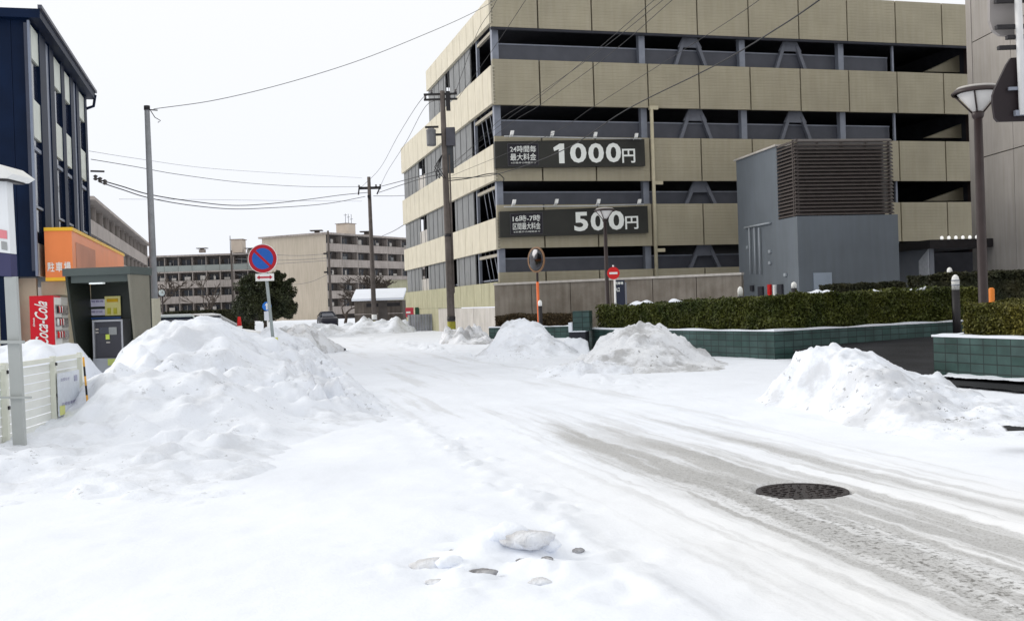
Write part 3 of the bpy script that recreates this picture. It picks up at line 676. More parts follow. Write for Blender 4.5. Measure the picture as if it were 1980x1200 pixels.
price_sign([(958, 325), (1248, 321), (1246, 269), (956.5, 273.5)], 'long charcoal sign reading 1000円 on the upper parapet', '1000', ('24時間毎', '最大料金'), (985, 281, 1036, 317), ((1068, 278, 1089, 316), (1100, 277, 1132, 315), (1135.5, 277, 1166, 315), (1170, 276.5, 1200, 314)), (1202, 288, 1228, 315), '※対象外の時間あり', [(987, 259), (1065, 260), (1148, 262), (1227, 264)], [(975, 263.5), (1050, 265), (1130, 267), (1240, 268.5)])
price_sign([(967, 459), (1254, 450), (1252, 398), (966, 409)], 'long charcoal sign reading 500円 on the lower parapet behind the thin lamp post', '500', ('16時-7時', '区間最大料金'), (990, 415, 1044, 450), ((1108, 410, 1135, 447), (1140, 409, 1168, 446), (1175, 407.5, 1206, 444.5)), (1208, 418, 1234, 443), '※対象外の時間あり', [(991, 392), (1073, 391), (1154, 391), (1233, 391)], [(975, 400), (1060, 399), (1150, 398), (1245, 395)])

# concrete retaining wall under the front face
a = at(955, 552, 46.0); c = at(1434, 531.5, 40.8)
azw = math.atan2(c.x - a.x, c.y - a.y); WF = Frame(a.x, a.y, azw); wlen = (Vector((c.x, c.y, 0)) - Vector((a.x, a.y, 0))).length
cw = thing('concrete_wall', 'long weathered grey concrete retaining wall below the car park', 'wall', (a.x, a.y, 0), WF.rz)
b = MB(); nn = 6
za, zc = a.z, c.z
for k in range(nn):
    u0, u1 = wlen * k / nn + .015, wlen * (k + 1) / nn - .015; y0, y1 = za + (zc - za) * k / nn, za + (zc - za) * (k + 1) / nn
    b.hexa([(u0, 0, -.3), (u1, 0, -.3), (u1, .3, -.3), (u0, .3, -.3), (u0, 0, y0), (u1, 0, y1), (u1, .3, y1), (u0, .3, y0)])
b.build('wall_panel', mat('wall_concrete', (.17, .145, .12), .9, .35, 1.6, .8, 8, streak=.22, col2=(.24, .215, .185)), cw)
MB().hexa([(0, -.05, za + .01), (wlen, -.05, zc + .01), (wlen, .35, zc + .01), (0, .35, za + .01), (0, -.05, za + .10), (wlen, -.05, zc + .10), (wlen, .35, zc + .10), (0, .35, za + .10)]).build('coping', M_conc_lt, cw)

# ------------------------------------------------------------------ grey louvred machine block
g = at(1541, 418, 40.0); LB = Frame(g.x, g.y, 1.40)
lb = thing('plant_room', 'grey windowless plant room with brown louvres standing before the car park', 'building', (g.x, g.y, 0), LB.rz)
M_lg = mat('blue_grey_render', (.135, .155, .18), .7, .10, .5, .15, 20, streak=.06); M_louv = mat('brown_louvre', (.078, .066, .062), .45, .15, 4)
wR = LB.onv(1738, 480)[0]; dL = LB.onu(1427, 440)[0]; dLou = LB.onu(1503, 350)[0]; zt = LB.onu(1427, 308)[1]; zt2 = LB.onv(1541, 270)[1]; zs = LB.onu(1541, 418)[1]; wL = LB.onv(1727, 340)[0]
MB().box(0, 0, -.3, wR, dL, zs).build('lower_wall', M_lg, lb)
MB().box(0.003, dLou, zs, wR * .9, dL - .01, zt2).build('upper_wall', M_lg, lb)
MB().box(-.08, dLou - .05, zt2, wR * .92, dL + .08, zt2 + .07).build('roof_edge', M_conc_lt, lb)
MB().box(.25, .25, zs + .01, wL - .25, dLou - .01, zt2 - .05).build('louvre_core', M_darkin, lb)
n = 21; dz = (zt2 - zs) / n; b = MB()
for k in range(n):
    z = zs + dz * (k + .25)
    b.hexa([(0, -.02, z), (wL, -.02, z), (wL, .14, z + .10), (0, .14, z + .10), (0, -.02, z + .045), (wL, -.02, z + .045), (wL, .14, z + .145), (0, .14, z + .145)])
    b.hexa([(-.02, .01, z), (.13, .01, z + .10), (.13, dLou - .02, z + .10), (-.02, dLou - .02, z), (-.02, .01, z + .045), (.13, .01, z + .145), (.13, dLou - .02, z + .145), (-.02, dLou - .02, z + .045)])
b.build('louvre', M_louv, lb)
b = MB()
for u in (0.0, wL / 4, wL / 2, wL * .75, wL - .06): b.box(u - .035, .15, zs, u + .035, .22, zt2)
b.build('louvre_frame', M_louv, lb)
d0, d1 = LB.onv(1573, 550)[0], LB.onv(1608, 550)[0]; zd = LB.onv(1590, 527)[1]
MB().box(d0, -.05, .15, d1, -.004, zd).build('door', mat('pale_grey_door', (.30, .35, .42), .5, .06, 3), lb)
b = MB()                                                    # conduits on the left flank
for x in (1453, 1463, 1472): v = LB.onu(x, 480)[0]; b.tube([(-.08, v, LB.onu(x, 440)[1]), (-.08, v, LB.onu(x + 3, 530)[1])], .035, 8)
va, vb = LB.onu(1443, 440)[0], LB.onu(1492, 432)[0]; z = LB.onu(1460, 437)[1]; b.tube([(-.08, va, z), (-.08, vb, z)], .04, 8)
b.build('conduit', mat('conduit_grey', (.34, .37, .40), .5, .06, 3), lb)
b = MB()
for x, y in ((1490, 486), (1490, 508), (1520, 531), (1447, 478)): v, z = LB.onu(x, y); b.box(-.07, v - .10, z - .06, -.004, v + .10, z + .06)
b.build('vent_hood', mat('vent_grey', (.30, .33, .36), .5, .06, 3), lb)
for x, y, w, h, m in ((1456, 557, .14, .12, M_darkin), (1473, 563, .22, .2, M_darkin), (1490, 562, .12, .26, M_red), (1500, 562, .08, .24, M_white), (1511, 561, .2, .24, M_darkin)):
    v, z = LB.onu(x, y); MB().box(-.09, v - w, z - h, -.004, v + w, z + h).build('meter_box', m, lb)

# ------------------------------------------------------------------ concrete tower at the right edge
g = at(1886, 300, 44.0); TW = Frame(g.x, g.y, PI - .045)     # local x runs towards the camera, face looks left
tw = thing('concrete_tower', 'tall blank concrete stair tower at the right edge', 'building', (g.x, g.y, 0), TW.rz)
M_tw = mat('tower_concrete', (.355, .33, .31), .8, .1, .5, .2, 20, streak=.12)
def onf(px, py): return TW.onv(px, py)
zj1 = onf(1900, 72)[1]; zj2 = onf(1930, 296)[1]; TH = 17.0
b = MB()
ux = [.0, onf(1957, 200)[0], 9.0, 13.5, 19.0]
for z0, z1 in ((-.3, 2.1), (2.14, zj2 - .02), (zj2 + .02, zj1 - .02), (zj1 + .02, TH)):
    for k in range(4): b.box(ux[k] + .015, 0, z0, ux[k + 1] - .015, .3, z1)
b.build('wall_panel', M_tw, tw)
MB().box(.0, .31, -.3, 19, 8, TH - .1).build('core', M_conc, tw)
MB().box(-.45, -.02, -.3, -.01, .6, TH).build('pilaster', M_tw, tw)

# ------------------------------------------------------------------ entrance canopy beside the tower
g = at(1802, 470, 42.5); EC = Frame(g.x, g.y, 1.40)
ec = thing('entrance_canopy', 'dark flat entrance canopy edged with small white lamps beside the plant room', 'canopy', (g.x, g.y, 0), EC.rz)
w1 = EC.onv(1900, 470)[0]; zc1 = EC.onv(1802, 464)[1]; zc0 = zc1 - .35
MB().box(-.25, -.25, zc0, w1 + .3, 5.0, zc1).build('roof_slab', M_black, ec)
MB().box(.0, .2, -.2, .2, 5.0, zc0).build('side_wall', mat('canopy_wall_grey', (.22, .235, .27), .6, .1, 1), ec)
MB().box(.2, 4.6, -.2, w1 + 3.2, 4.8, zc0).build('rear_wall', M_darkin, ec)
for k in range(7):
    u = .35 + k * (w1 - .3) / 6.3; MB().lathe([(.03, -.02), (.065, .03), (.065, .10), (.03, .14), (0, .145)], 10, (u, -.15, zc1)).build('lamp', mat('frosted_lamp', (.95, .95, .93), .5, 0, 1, emit=.5), ec)
MB().box(.1, 1.5, 1.6, w1, 1.56, 1.68).build('rail', M_steel, ec)
v0, v1 = EC.onu(1778, 520, 0)[0], EC.onu(1797, 520, 0)[0]; zp0, zp1 = EC.onu(1790, 545)[1], EC.onu(1790, 482)[1]
MB().hexa([(-.03, v1, zp0), (-.004, v1, zp0), (-.004, v0, zp0), (-.03, v0, zp0), (-.03, v1, zp1), (-.004, v1, zp1), (-.004, v0, zp1 - .45), (-.03, v0, zp1 - .45)]).build('notice_panel', mat('notice_paper', (.62, .64, .68), .6, .1, 8), ec)

# ------------------------------------------------------------------ green-tiled planters, hedges
T_green = tile_mat('green_glazed_tile', (.030, .070, .062), (.055, .100, .094), (.016, .028, .027), .28, .145, .010, .40)
T_dark = T_green
def box_points(n, x0, x1, y0, y1, z0, z1, seed=0, rough=.08):   # leaf centres on the skin and inside of a box
    k = RNG.integers(0, 6, n); k = np.where(RNG.random(n) < .42, 5, k)
    P = np.stack([RNG.uniform(x0, x1, n), RNG.uniform(y0, y1, n), RNG.uniform(z0, z1, n)], -1)
    d = np.abs(RNG.normal(0, rough, n))
    P[k == 0, 0] = x0 + d[k == 0]; P[k == 1, 0] = x1 - d[k == 1]; P[k == 2, 1] = y0 + d[k == 2]; P[k == 3, 1] = y1 - d[k == 3]
    top = z1 + .09 * fbm(P[:, 0] * 1.3, P[:, 1] * 1.3, seed, 4) + .05 * fbm(P[:, 0] * 5, P[:, 1] * 5, seed + 1, 3); P[k >= 4, 2] = (top - d)[k >= 4]
    off = .10 * fbm(P[:, 0] * 1.7 + P[:, 1] * 1.7, P[:, 2] * 2.2, seed + 3, 4)
    P[k == 2, 1] += off[k == 2]; P[k == 3, 1] -= off[k == 3]; P[k == 0, 0] += off[k == 0]
    P[:, 2] = np.minimum(P[:, 2], top + .02); return P
def hedge(name, label, frame_o, rz, ux, vy, z0, z1, m, n, size=.055, snow=None, group=None, z1b=None):
    root = thing(name, label, 'hedge', frame_o, rz, group)
    P = box_points(n, 0, ux, 0, vy, z0, z1, int(n) % 97)
    if z1b is not None: P[:, 2] += (z1b - z1) * (P[:, 0] / ux) * (P[:, 2] - z0) / (z1 - z0)
    leaves('foliage', P, size, m, root)
    zi = min(z1, z1b if z1b is not None else z1)
    MB().box(.14, .14, z0, ux - .14, vy - .14, zi - .14).build('branch_core', M_leafd, root)
    if snow:
        for i, (u, v, r) in enumerate(snow):
            bm = bmesh.new(); bmesh.ops.create_icosphere(bm, subdivisions=3, radius=r)
            for q in bm.verts: q.co = Vector((q.co.x * (1.6 + .4 * math.sin(q.co.y * 30)), q.co.y * (1 + .3 * math.sin(q.co.x * 25 + i)), q.co.z * .4 + .03 * math.sin(q.co.x * 22)))
            me = bpy.data.meshes.new('snow_patch'); bm.to_mesh(me); bm.free(); me.materials.append(M_snow)
            o = bpy.data.objects.new('snow_patch', me); COL.objects.link(o); o.parent = root; o.location = (u, v, z1 + ((z1b - z1) * u / ux if z1b is not None else 0) - .0)
    return root
A = gr(1128, 690); A = at(1128, 636, 30.4); C1 = at(1497, 640, 23.2); B1 = at(1835, 622, 25.9)
A = Vector((A.x, A.y, 0)); C1 = Vector((C1.x, C1.y, 0)); B1 = Vector((B1.x, B1.y, 0)); dAB = (B1 - C1).normalized(); B2 = B1 + dAB * 2.2; D2 = A + (B2 - C1)
def planter(name, label, corners, ztop, soil=True, group=None, wall=.22, mt=None):
    root = thing(name, label, 'planter', tuple(corners[0]), 0, group); o = corners[0]; q = [c - o for c in corners]; n = len(q)
    ctr = sum(q, Vector()) / n; inn = [c + (ctr - c).normalized() * wall * 1.6 for c in q]
    b = MB()
    for i in range(n):
        j = (i + 1) % n; l = (q[j] - q[i]).length; e = [q[i], q[j]]
        b.quad([(e[0].x, e[0].y, -.3), (e[1].x, e[1].y, -.3), (e[1].x, e[1].y, ztop), (e[0].x, e[0].y, ztop)], [(0, -.3), (l, -.3), (l, ztop), (0, ztop)])
        b.quad([(inn[j].x, inn[j].y, .2), (inn[i].x, inn[i].y, .2), (inn[i].x, inn[i].y, ztop), (inn[j].x, inn[j].y, ztop)], [(0, 0), (l, 0), (l, .3), (0, .3)])
        b.quad([(e[0].x, e[0].y, ztop), (e[1].x, e[1].y, ztop), (inn[j].x, inn[j].y, ztop), (inn[i].x, inn[i].y, ztop)], [(0, 0), (l, 0), (l, wall), (0, wall)])
    b.build('tiled_wall', mt or T_green, root)
    c = MB(); ex = [p + (p - ctr).normalized() * .03 for p in q]; k = 46
    for i in range(n):                                      # snow lying on the rim, uneven
        j = (i + 1) % n
        for s_ in range(k):
            f0, f1 = s_ / k, (s_ + 1) / k; h0 = .035 + .02 * math.sin(f0 * 23 + i) * math.sin(f0 * 9 + 2); h1 = .035 + .02 * math.sin(f1 * 23 + i) * math.sin(f1 * 9 + 2)
            p0, p1 = ex[i].lerp(ex[j], f0), ex[i].lerp(ex[j], f1); r0, r1 = inn[i].lerp(inn[j], f0), inn[i].lerp(inn[j], f1)
            c.quad([(p0.x, p0.y, ztop + .002), (p1.x, p1.y, ztop + .002), (p1.x, p1.y, ztop + h1), (p0.x, p0.y, ztop + h0)], smooth=True)
            c.quad([(p0.x, p0.y, ztop + h0), (p1.x, p1.y, ztop + h1), (r1.x, r1.y, ztop + h1), (r0.x, r0.y, ztop + h0)], smooth=True)
            c.quad([(r1.x, r1.y, ztop - .1), (r0.x, r0.y, ztop - .1), (r0.x, r0.y, ztop + h0), (r1.x, r1.y, ztop + h1)], smooth=True)
    c.build('rim_snow', M_snow, root)
    s_ = MB(); s_.quad([(p.x, p.y, ztop - .12) for p in inn]); s_.build('soil', mat('soil', (.05, .04, .03), .95, .3, 8), root)
    return root
planter('planter', 'long green-tiled planter with a corner towards the road', [A, C1, B2, D2], .655)
# hedge filling that planter: its frame is skewed, so leaves are placed in the parallelogram itself
def para_hedge(label, O, U, V, z0, ztops, m, n, size, snow=None, name='hedge'):
    root = thing(name, label, 'hedge', tuple(O), 0)
    P = box_points(n, 0, 1, 0, 1, 0, 1, 5, .0); lu, lv = U.length, V.length
    fu, fv = P[:, 0].copy(), P[:, 1].copy(); n_ = len(P)
    k = RNG.random(n_); fu = RNG.uniform(0, 1, n_); fv = RNG.uniform(0, 1, n_); fz = RNG.uniform(0, 1, n_) ** .8
    e = np.abs(RNG.normal(0, .07, n_)); side = k < .30; fv[side] = (e / lv)[side]; s2 = (k >= .30) & (k < .52); fu[s2] = (e / lu)[s2]
    s3 = (k >= .52) & (k < .60); fv[s3] = 1 - (e / lv)[s3]; s4 = (k >= .60) & (k < .66); fu[s4] = 1 - (e / lu)[s4]; tp = k >= .66
    x = O.x + U.x * fu + V.x * fv; y = O.y + U.y * fu + V.y * fv
    zt = ztops[0] * (1 - fu) * (1 - fv) + ztops[1] * fu * (1 - fv) + ztops[2] * fu * fv + ztops[3] * (1 - fu) * fv
    zt = zt + .13 * fbm(x * 1.2, y * 1.2, 201, 4) + .05 * fbm(x * 5, y * 5, 203, 3)
    z = z0 + (zt - z0) * fz; z[tp] = (zt - e * .8)[tp]
    off = .12 * fbm((x - y) * 1.9, z * 2.4, 205, 4) + .03
    nrmv = V.normalized(); nrmu = U.normalized(); x[side] += (off * nrmv.x)[side]; y[side] += (off * nrmv.y)[side]; x[s2] += (off * nrmu.x)[s2]; y[s2] += (off * nrmu.y)[s2]
    leaves('foliage', np.stack([x - O.x, y - O.y, z], -1), size, m, root)
    eu, ev_ = .26 / U.length, .26 / V.length; a, b_, c_, d_ = [U * p + V * q for p, q in ((eu, ev_), (1 - eu, ev_), (1 - eu, 1 - ev_), (eu, 1 - ev_))]
    MB().hexa([(a.x, a.y, z0), (b_.x, b_.y, z0), (c_.x, c_.y, z0), (d_.x, d_.y, z0), (a.x, a.y, ztops[0] - .2), (b_.x, b_.y, ztops[1] - .2), (c_.x, c_.y, ztops[2] - .2), (d_.x, d_.y, ztops[3] - .2)]).build('branch_core', M_leafd, root)
    for i, (f1, f2, r) in enumerate(snow or ()):
        p = U * f1 + V * f2; zz = ztops[0] * (1 - f1) * (1 - f2) + ztops[1] * f1 * (1 - f2) + ztops[2] * f1 * f2 + ztops[3] * (1 - f1) * f2
        bm = bmesh.new(); bmesh.ops.create_icosphere(bm, subdivisions=3, radius=r)
        for q in bm.verts: q.co = Vector((q.co.x * (1.5 + .5 * math.sin(q.co.y * 17 + i)), q.co.y * (1.1 + .4 * math.sin(q.co.x * 19 + i)), q.co.z * .45 + .04 * math.sin(q.co.x * 22 + i) * math.cos(q.co.y * 15)))
        me = bpy.data.meshes.new('snow_patch'); bm.to_mesh(me); bm.free(); me.materials.append(M_snow)
        for pl_ in me.polygons: pl_.use_smooth = True
        o = bpy.data.objects.new('snow_patch', me); COL.objects.link(o); o.parent = root; o.location = (p.x, p.y, zz + .02)
    return root
off_ = ((B2 - C1).normalized() + (A - C1).normalized()) * .30
O = C1 + off_; U = (A - C1) * .94; V = (B2 - C1) * .95
para_hedge('long clipped dark-green hedge filling the big tiled planter', O, V, U, .56, (1.44, 1.50, 1.36, 1.27), M_leaf, 95000, .042,
           [(.22, .06, .16), (.27, .10, .13), (.25, .03, .09), (.30, .05, .07), (.50, .06, .09), (.66, .07, .08), (.70, .05, .10), (.05, .74, .16), (.06, .80, .14), (.03, .52, .12)])
E1 = at(1804, 651, 17.2); E2 = at(1980, 657, 15.35); E1 = Vector((E1.x, E1.y, 0)); E2 = Vector((E2.x, E2.y, 0)); dE = (E2 - E1).normalized(); E2 = E1 + dE * 6.5; nE = Vector((-dE.y, dE.x, 0))
if nE.y < 0: nE = -nE
planter('planter', 'short green-tiled planter at the right edge with the near lamp post', [E1, E2, E2 + nE * 2.6, E1 + nE * 2.6], .69)
para_hedge('rounded olive-green hedge at the right edge around the near lamp post', E1 + dE * .35 + nE * .3, dE * 6.0, nE * 2.0, .6, (1.24, 1.27, 1.30, 1.26), M_leafy, 75000, .030)
G1 = at(945, 632, 43.5); G2 = at(1112, 629, 41.5); G1 = Vector((G1.x, G1.y, 0)); G2 = Vector((G2.x, G2.y, 0)); dG = (G2 - G1).normalized(); nG = Vector((-dG.y, dG.x, 0))
planter('planter', 'low green-tiled planter below the concrete wall behind the snow heap', [G1, G2, G2 + nG * 1.5, G1 + nG * 1.5], .50)
para_hedge('low brownish hedge in the planter below the concrete wall', G1 + dG * .2 + nG * .2, dG * ((G2 - G1).length - .4), nG * 1.1, .4, (1.0, .92, .95, 1.05), mat('hedge_leaf_brown', (.05, .035, .016), .6, .3, 1.2, island=.5, col2=(.085, .06, .03)), 16000, .045)
# dark sign pier at the planter's left end
g = at(1122, 640, 29.6); pr = thing('sign_pier', 'dark teal tiled pier at the left end of the long planter', 'pier', (g.x, g.y, 0), -.25)
zt = at(1121, 601, 29.6).z; zm = at(1115, 638, 29.6).z
MB().box(-.21, 0, zm - .02, .27, .5, zt).build('pier_block', T_green, pr, .01)
MB().box(-.30, -.12, -.2, .16, .5, zm - .05).build('plinth', M_darkin, pr)
MB().box(-.31, -.14, zm - .05, .17, .5, zm - .021).build('snow_cap', M_snow, pr)
MB().box(-.31, -.14, zm - .021, -.215, .4, zm + .22).build('snow_drift', M_snow, pr)
# hedges further back
g = at(1608, 560, 37.5); hedge('hedge', 'dark low hedge at the foot of the plant room', (g.x, g.y, 0), LB.rz, 2.9, 1.0, .2, at(1680, 549, 37.5).z, M_leafd, 14000, .06)
g = at(1800, 560, 31); hedge('hedge', 'tall dark hedge under the concrete tower on the right', (g.x, g.y, 0), PI / 2 - 1.45, 5.2, 1.4, .2, at(1850, 532, 31).z, M_leafd, 30000, .06, z1b=at(1975, 520, 31).z)

# ------------------------------------------------------------------ street furniture on the right
def lamp_post(px, ytop, ybase, D, wpx, label):
    b0 = at(px + (ybase - ytop) * .042, ybase, D); top = at(px, ytop, D); H = top.z; sc = 1.0
    r = thing('street_lamp', label, 'street lamp', (b0.x, b0.y, .0), 0, 'dark post-top street lamps')
    hw = .39; MB().tube([(0, 0, 0), (0, 0, .9), (0, 0, .92), (0, 0, H - .52)], [.10, .10, .08, .068], 14).build('post', M_brown, r)
    MB().lathe([(.05, H - .56), (.09, H - .50), (.10, H - .44), (.06, H - .40)], 16).build('collar', M_brown, r)
    MB().lathe([(.06, H - .43), (.30, H - .13), (.31, H - .11), (.0, H - .105)], 28).build('lens', mat('frosted_lens', (.72, .70, .68), .35, .05, 3), r)
    ring = MB().lathe([(.34, H - .12), (hw, H - .13), (hw + .01, H - .10), (hw - .04, H - .055), (.34, H - .05), (.33, H - .10), (.34, H - .12)], 32); ring.build('rim', M_brown, r)
    MB().lathe([(hw - .04, H - .052), (.30, H - .01), (.12, H + .015), (.0, H + .02)], 32).build('cap', mat('lamp_cap', (.42, .40, .38), .4, .05, 3), r)
    s_ = MB()
    for k in range(4):
        a = PI / 4 + k * PI / 2 + .25; c, q = math.cos(a), math.sin(a); s_.tube([(c * .06, q * .06, H - .46), (c * .36, q * .36, H - .11)], .014, 8)
    s_.build('strut', M_brown, r); return r
lamp_post(1884, 167, 590, 17.1, 90, 'tall dark lamp post in the right-hand hedge')
lamp_post(1167, 402, 600, 39.0, 40, 'slim dark lamp post standing before the 500円 sign')

def rod(px0, y0, y1, D, r, m, name='post', parent=None):
    a = at(px0, y0, D); return a
# no entry sign
g = at(1186, 528, 36.0); ne = thing('no_entry_sign', 'round red no entry sign on a white post beside the slim lamp post', 'road sign', (g.x, g.y, 0), .0)
MB().tube([(.04, .03, 0), (.04, .03, g.z + .2)], .035, 10).build('post', M_white, ne)
MB().lathe([(.215, -.008), (.215, .008)], 32, (0, 0, g.z), 'y').build('sign_plate', M_red, ne)
MB().box(-.14, -.014, g.z - .035, .14, -.0085, g.z + .035).build('white_bar', M_white, ne)
MB().lathe([(.0, 0), (.035, .02), (.03, .06), (.0, .07)], 10, (0, 0, g.z + .21)).build('cap', M_white, ne)
# dark notice board behind it
g = at(1198, 567, 38.5); nb = thing('notice_board', 'small dark notice board with white lettering behind the no entry sign', 'sign', (g.x, g.y, 0), -.05)
z0, z1 = at(1198, 592, 38.5).z, at(1198, 541, 38.5).z
MB().box(-.19, 0, z0 - .05, .20, .06, z1).build('board', mat('board_navy', (.02, .025, .045), .4, .1, 3), nb, .01)
MB().tube([(-.13, .1, -.1), (-.13, .1, z1 - .1)], .025, 8).build('post', M_steel, nb); MB().tube([(.24, .1, -.1), (.24, .1, z1 - .1)], .025, 8).build('post', M_steel, nb)
q = [(-.19, 0, z0), (.20, 0, z0), (.20, 0, z1), (-.19, 0, z1)]
text_on('lettering', '駐車場', q, (.1, .82, .85, .93), M_let, nb, .02); text_on('lettering', '入口', q, (.1, .55, .5, .72), M_let, nb, .02)
# traffic mirror on an orange pole
g = at(1037, 502, 37.0); mr = thing('traffic_mirror', 'round traffic mirror seen edge-on at the top of an orange pole', 'traffic mirror', (g.x, g.y, 0), 0)
zt = g.z; zo = at(1033, 545, 37).z
MB().tube([(.02, .1, 0), (.02, .1, zo)], .048, 12).build('pole', M_orange, mr)
MB().tube([(.02, .1, zo), (.02, .1, zt + .1)], .040, 12).build('pole_upper', M_brown, mr)
rot = Matrix.Rotation(math.radians(-52), 4, 'Z')
def spin(bm_): bm_.v = [tuple(rot @ Vector(p)) for p in bm_.v]; return bm_
dm = spin(MB().lathe([(.0, -.10), (.2, -.085), (.36, -.05), (.42, -.01)], 32, (0, 0, 0), 'y'))
dm.v = [(x, y, z + zt) for x, y, z in dm.v]; dm.build('mirror_dome', mat('mirror_glass', (.07, .07, .075), .12, .1, 2, metal=1.0), mr)
rg = spin(MB().lathe([(.42, -.02), (.455, -.03), (.46, .02), (.42, .05), (.0, .06)], 32, (0, 0, 0), 'y'))
rg.v = [(x, y, z + zt) for x, y, z in rg.v]; rg.build('mirror_rim', mat('mirror_rim_brown', (.22, .12, .06), .5, .1, 3), mr)
# bollard lamps
def bollard(px, ytop, ybot, D, r, label, head=.36, rings=False):
    a = at(px, ytop, D); H = a.z; bt = thing('bollard_light', label, 'bollard light', (a.x, a.y, 0), 0, 'dark bollard lights with white heads')
    hz = H - (at(px, ytop, D).z - at(px, ybot, D).z) * head
    MB().tube([(0, 0, -.1), (0, 0, hz)], r, 14).build('post', M_black, bt)
    MB().lathe([(r * .92, hz), (r * 1.0, hz + (H - hz) * .55), (r * .8, hz + (H - hz) * .85), (r * .3, H), (0, H + .005)], 18).build('lamp_head', M_white, bt)
    if rings:
        k = MB(); dz = (H - hz) / 3.2
        for i in (1, 2): k.lathe([(r * 1.06, hz + dz * i - .012), (r * 1.06, hz + dz * i + .012)], 18)
        k.build('ring', M_steel, bt)
    return bt
bollard(1044, 580, 612, 36, .07, 'bollard light to the right of the orange mirror pole')
bollard(1431, 554, 575, 30, .08, 'bollard light left of the plant room behind the hedge', .9)
bollard(1535, 545, 572, 34, .09, 'bollard light at the near corner of the plant room', .45)
bollard(1847, 531, 600, 25.5, .095, 'large ringed bollard light left of the near lamp post', .42, True)
bollard(1836, 517, 545, 34, .085, 'small bollard light behind the ringed one', .5)
a = at(1917, 556, 20.5); ob = thing('marker_post', 'short orange marker post right of the near lamp post', 'marker post', (a.x, a.y, 0), 0)
MB().tube([(0, 0, 0), (0, 0, a.z - .03), (0, 0, a.z)], [.055, .055, .03], 12).build('post', mat('marker_orange', (.75, .22, .03), .5, .1, 3), ob)

# sign seen from behind, hanging at the upper right
sg = thing('hanging_sign', 'dark back of a triangular sign hanging from a pale pipe at the upper right', 'road sign', tuple(at(1972, 300, 10.0)[:2]) + (0,), 0)
oX, oY = sg.location.x, sg.location.y
def S(px, py, dy=0): p = at(px, py, 10.0 + dy); return (p.x - oX, p.y - oY, p.z)
pts = [(1955, 112), (1947, 124), (1924, 172), (1920, 184), (1920, 200), (1924, 228), (1930, 235), (2012, 233), (2019, 226), (2022, 190), (1998, 128), (1985, 110)]
b = MB(); f = [S(x, y, .05) for x, y in pts]; k = [S(x, y, .09) for x, y in pts]
b.quad(f[::-1]); b.quad([(p[0], p[1] + .04, p[2]) for p in f])
for i in range(len(f)): j = (i + 1) % len(f); b.quad([f[i], f[j], (f[j][0], f[j][1] + .04, f[j][2]), (f[i][0], f[i][1] + .04, f[i][2])])
b.build('sign_plate', mat('sign_back_black', (.016, .010, .012), .5, .15, 3), sg)
MB().tube([S(1966, -60), S(1978, 222)], .034, 12).build('drop_pipe', mat('pale_pipe', (.62, .62, .62), .4, .08, 3), sg)
b = MB(); b.bar(S(1962, 219, .02), S(1996, 217, .02), .05, .05); b.bar(S(1950, 172, .02), S(1998, 170, .02), .025, .03); b.build('clamp', M_steel, sg)
MB().tube([S(1966, -55), S(2100, -75), S(2300, -80)], .05, 12).build('mast_arm', mat('pale_pipe', (.62, .62, .62), .4, .08, 3), sg)
MB().tube([S(2300, -85), (S(2300, -80)[0], S(2300, -80)[1], -.1)], .09, 14).build('mast', mat('pale_pipe', (.62, .62, .62), .4, .08, 3), sg)
b = MB(); pts = [(1914, -70), (1914, 40), (1920, 58), (1934, 68), (1962, 70), (1962, -70)]
f = [S(x, y, .10) for x, y in pts]; b.quad(f[::-1]); b.quad([(p[0], p[1] + .05, p[2]) for p in f])
for i in range(len(f)): j = (i + 1) % len(f); b.quad([f[i], f[j], (f[j][0], f[j][1] + .05, f[j][2]), (f[i][0], f[i][1] + .05, f[i][2])])
b.build('sign_back', mat('grey_sign_back', (.27, .25, .24), .5, .08, 3), sg)
for y, x0 in ((2, 1924), (52, 1926), (72, 1946), (92, 1930)): MB().bar(S(x0, y + 1, .04), S(1984, y - 1, .04), .055, .035).build('bracket', M_black, sg)

# ------------------------------------------------------------------ utility poles and wires
def upole(px, ytop, ybase, D, r0, r1, label, m=M_pole, dx=None):
    b0 = at(px + (ybase - ytop) * .040, ybase, D); top = at(px, ytop, D)
    r = thing('utility_pole', label, 'utility pole', (b0.x, b0.y, 0), 0)
    lx, ly = top.x - b0.x, top.y - b0.y
    MB().tube([(0, 0, -.3), (lx * .5, 0, top.z * .5), (lx, 0, top.z)], [r0, (r0 + r1) / 2, r1], 16).build('shaft', m, r); return r, lx, top.z
def band_ring(r, z0, z1, rad, m, name='warning_band', lx=0): MB().lathe([(rad, z0), (rad, z1)], 16, (lx, 0, 0)).build(name, m, r)
M_yel = mat('pole_yellow', (.28, .26, .03), .6, .2, 4); M_ins = mat('insulator', (.11, .10, .10), .4, .1, 4)
p3, lx3, H3 = upole(855, 176, 647, 44.0, .17, .105, 'tall brown utility pole with transformers before the car park side')
Z = lambda y: at(860, y, 44.0).z
for y0, y1, m in ((622, 643, M_yel), (612, 620, M_black), (452, 458, M_black), (643, 652, M_black)):
    zz0, zz1 = Z(y1), Z(y0); band_ring(p3, zz0, zz1, .178 if y0 > 500 else .15, m, lx=lx3 * ((zz0 + zz1) / 2 / H3))
b = MB()
for y in (182, 192): z = Z(y); b.box(lx3 - .78, -.05, z - .04, lx3 + .62, .05, z + .04)
b.build('crossarm', M_black, p3)
for k, x in enumerate((-.72, -.45, .30, .56)):
    MB().lathe([(.03, 0), (.06, .04), (.03, .07), (.06, .11), (.02, .15)], 10, (lx3 + x, 0, Z(180 if k % 2 else 190))).build('insulator', M_ins, p3)
MB().box(lx3 + .15, -.12, Z(214), lx3 + .32, .12, Z(178)).build('cutout_box', M_black, p3)
cxl = lambda x, y: at(x, y, 44.0).x - p3.location.x
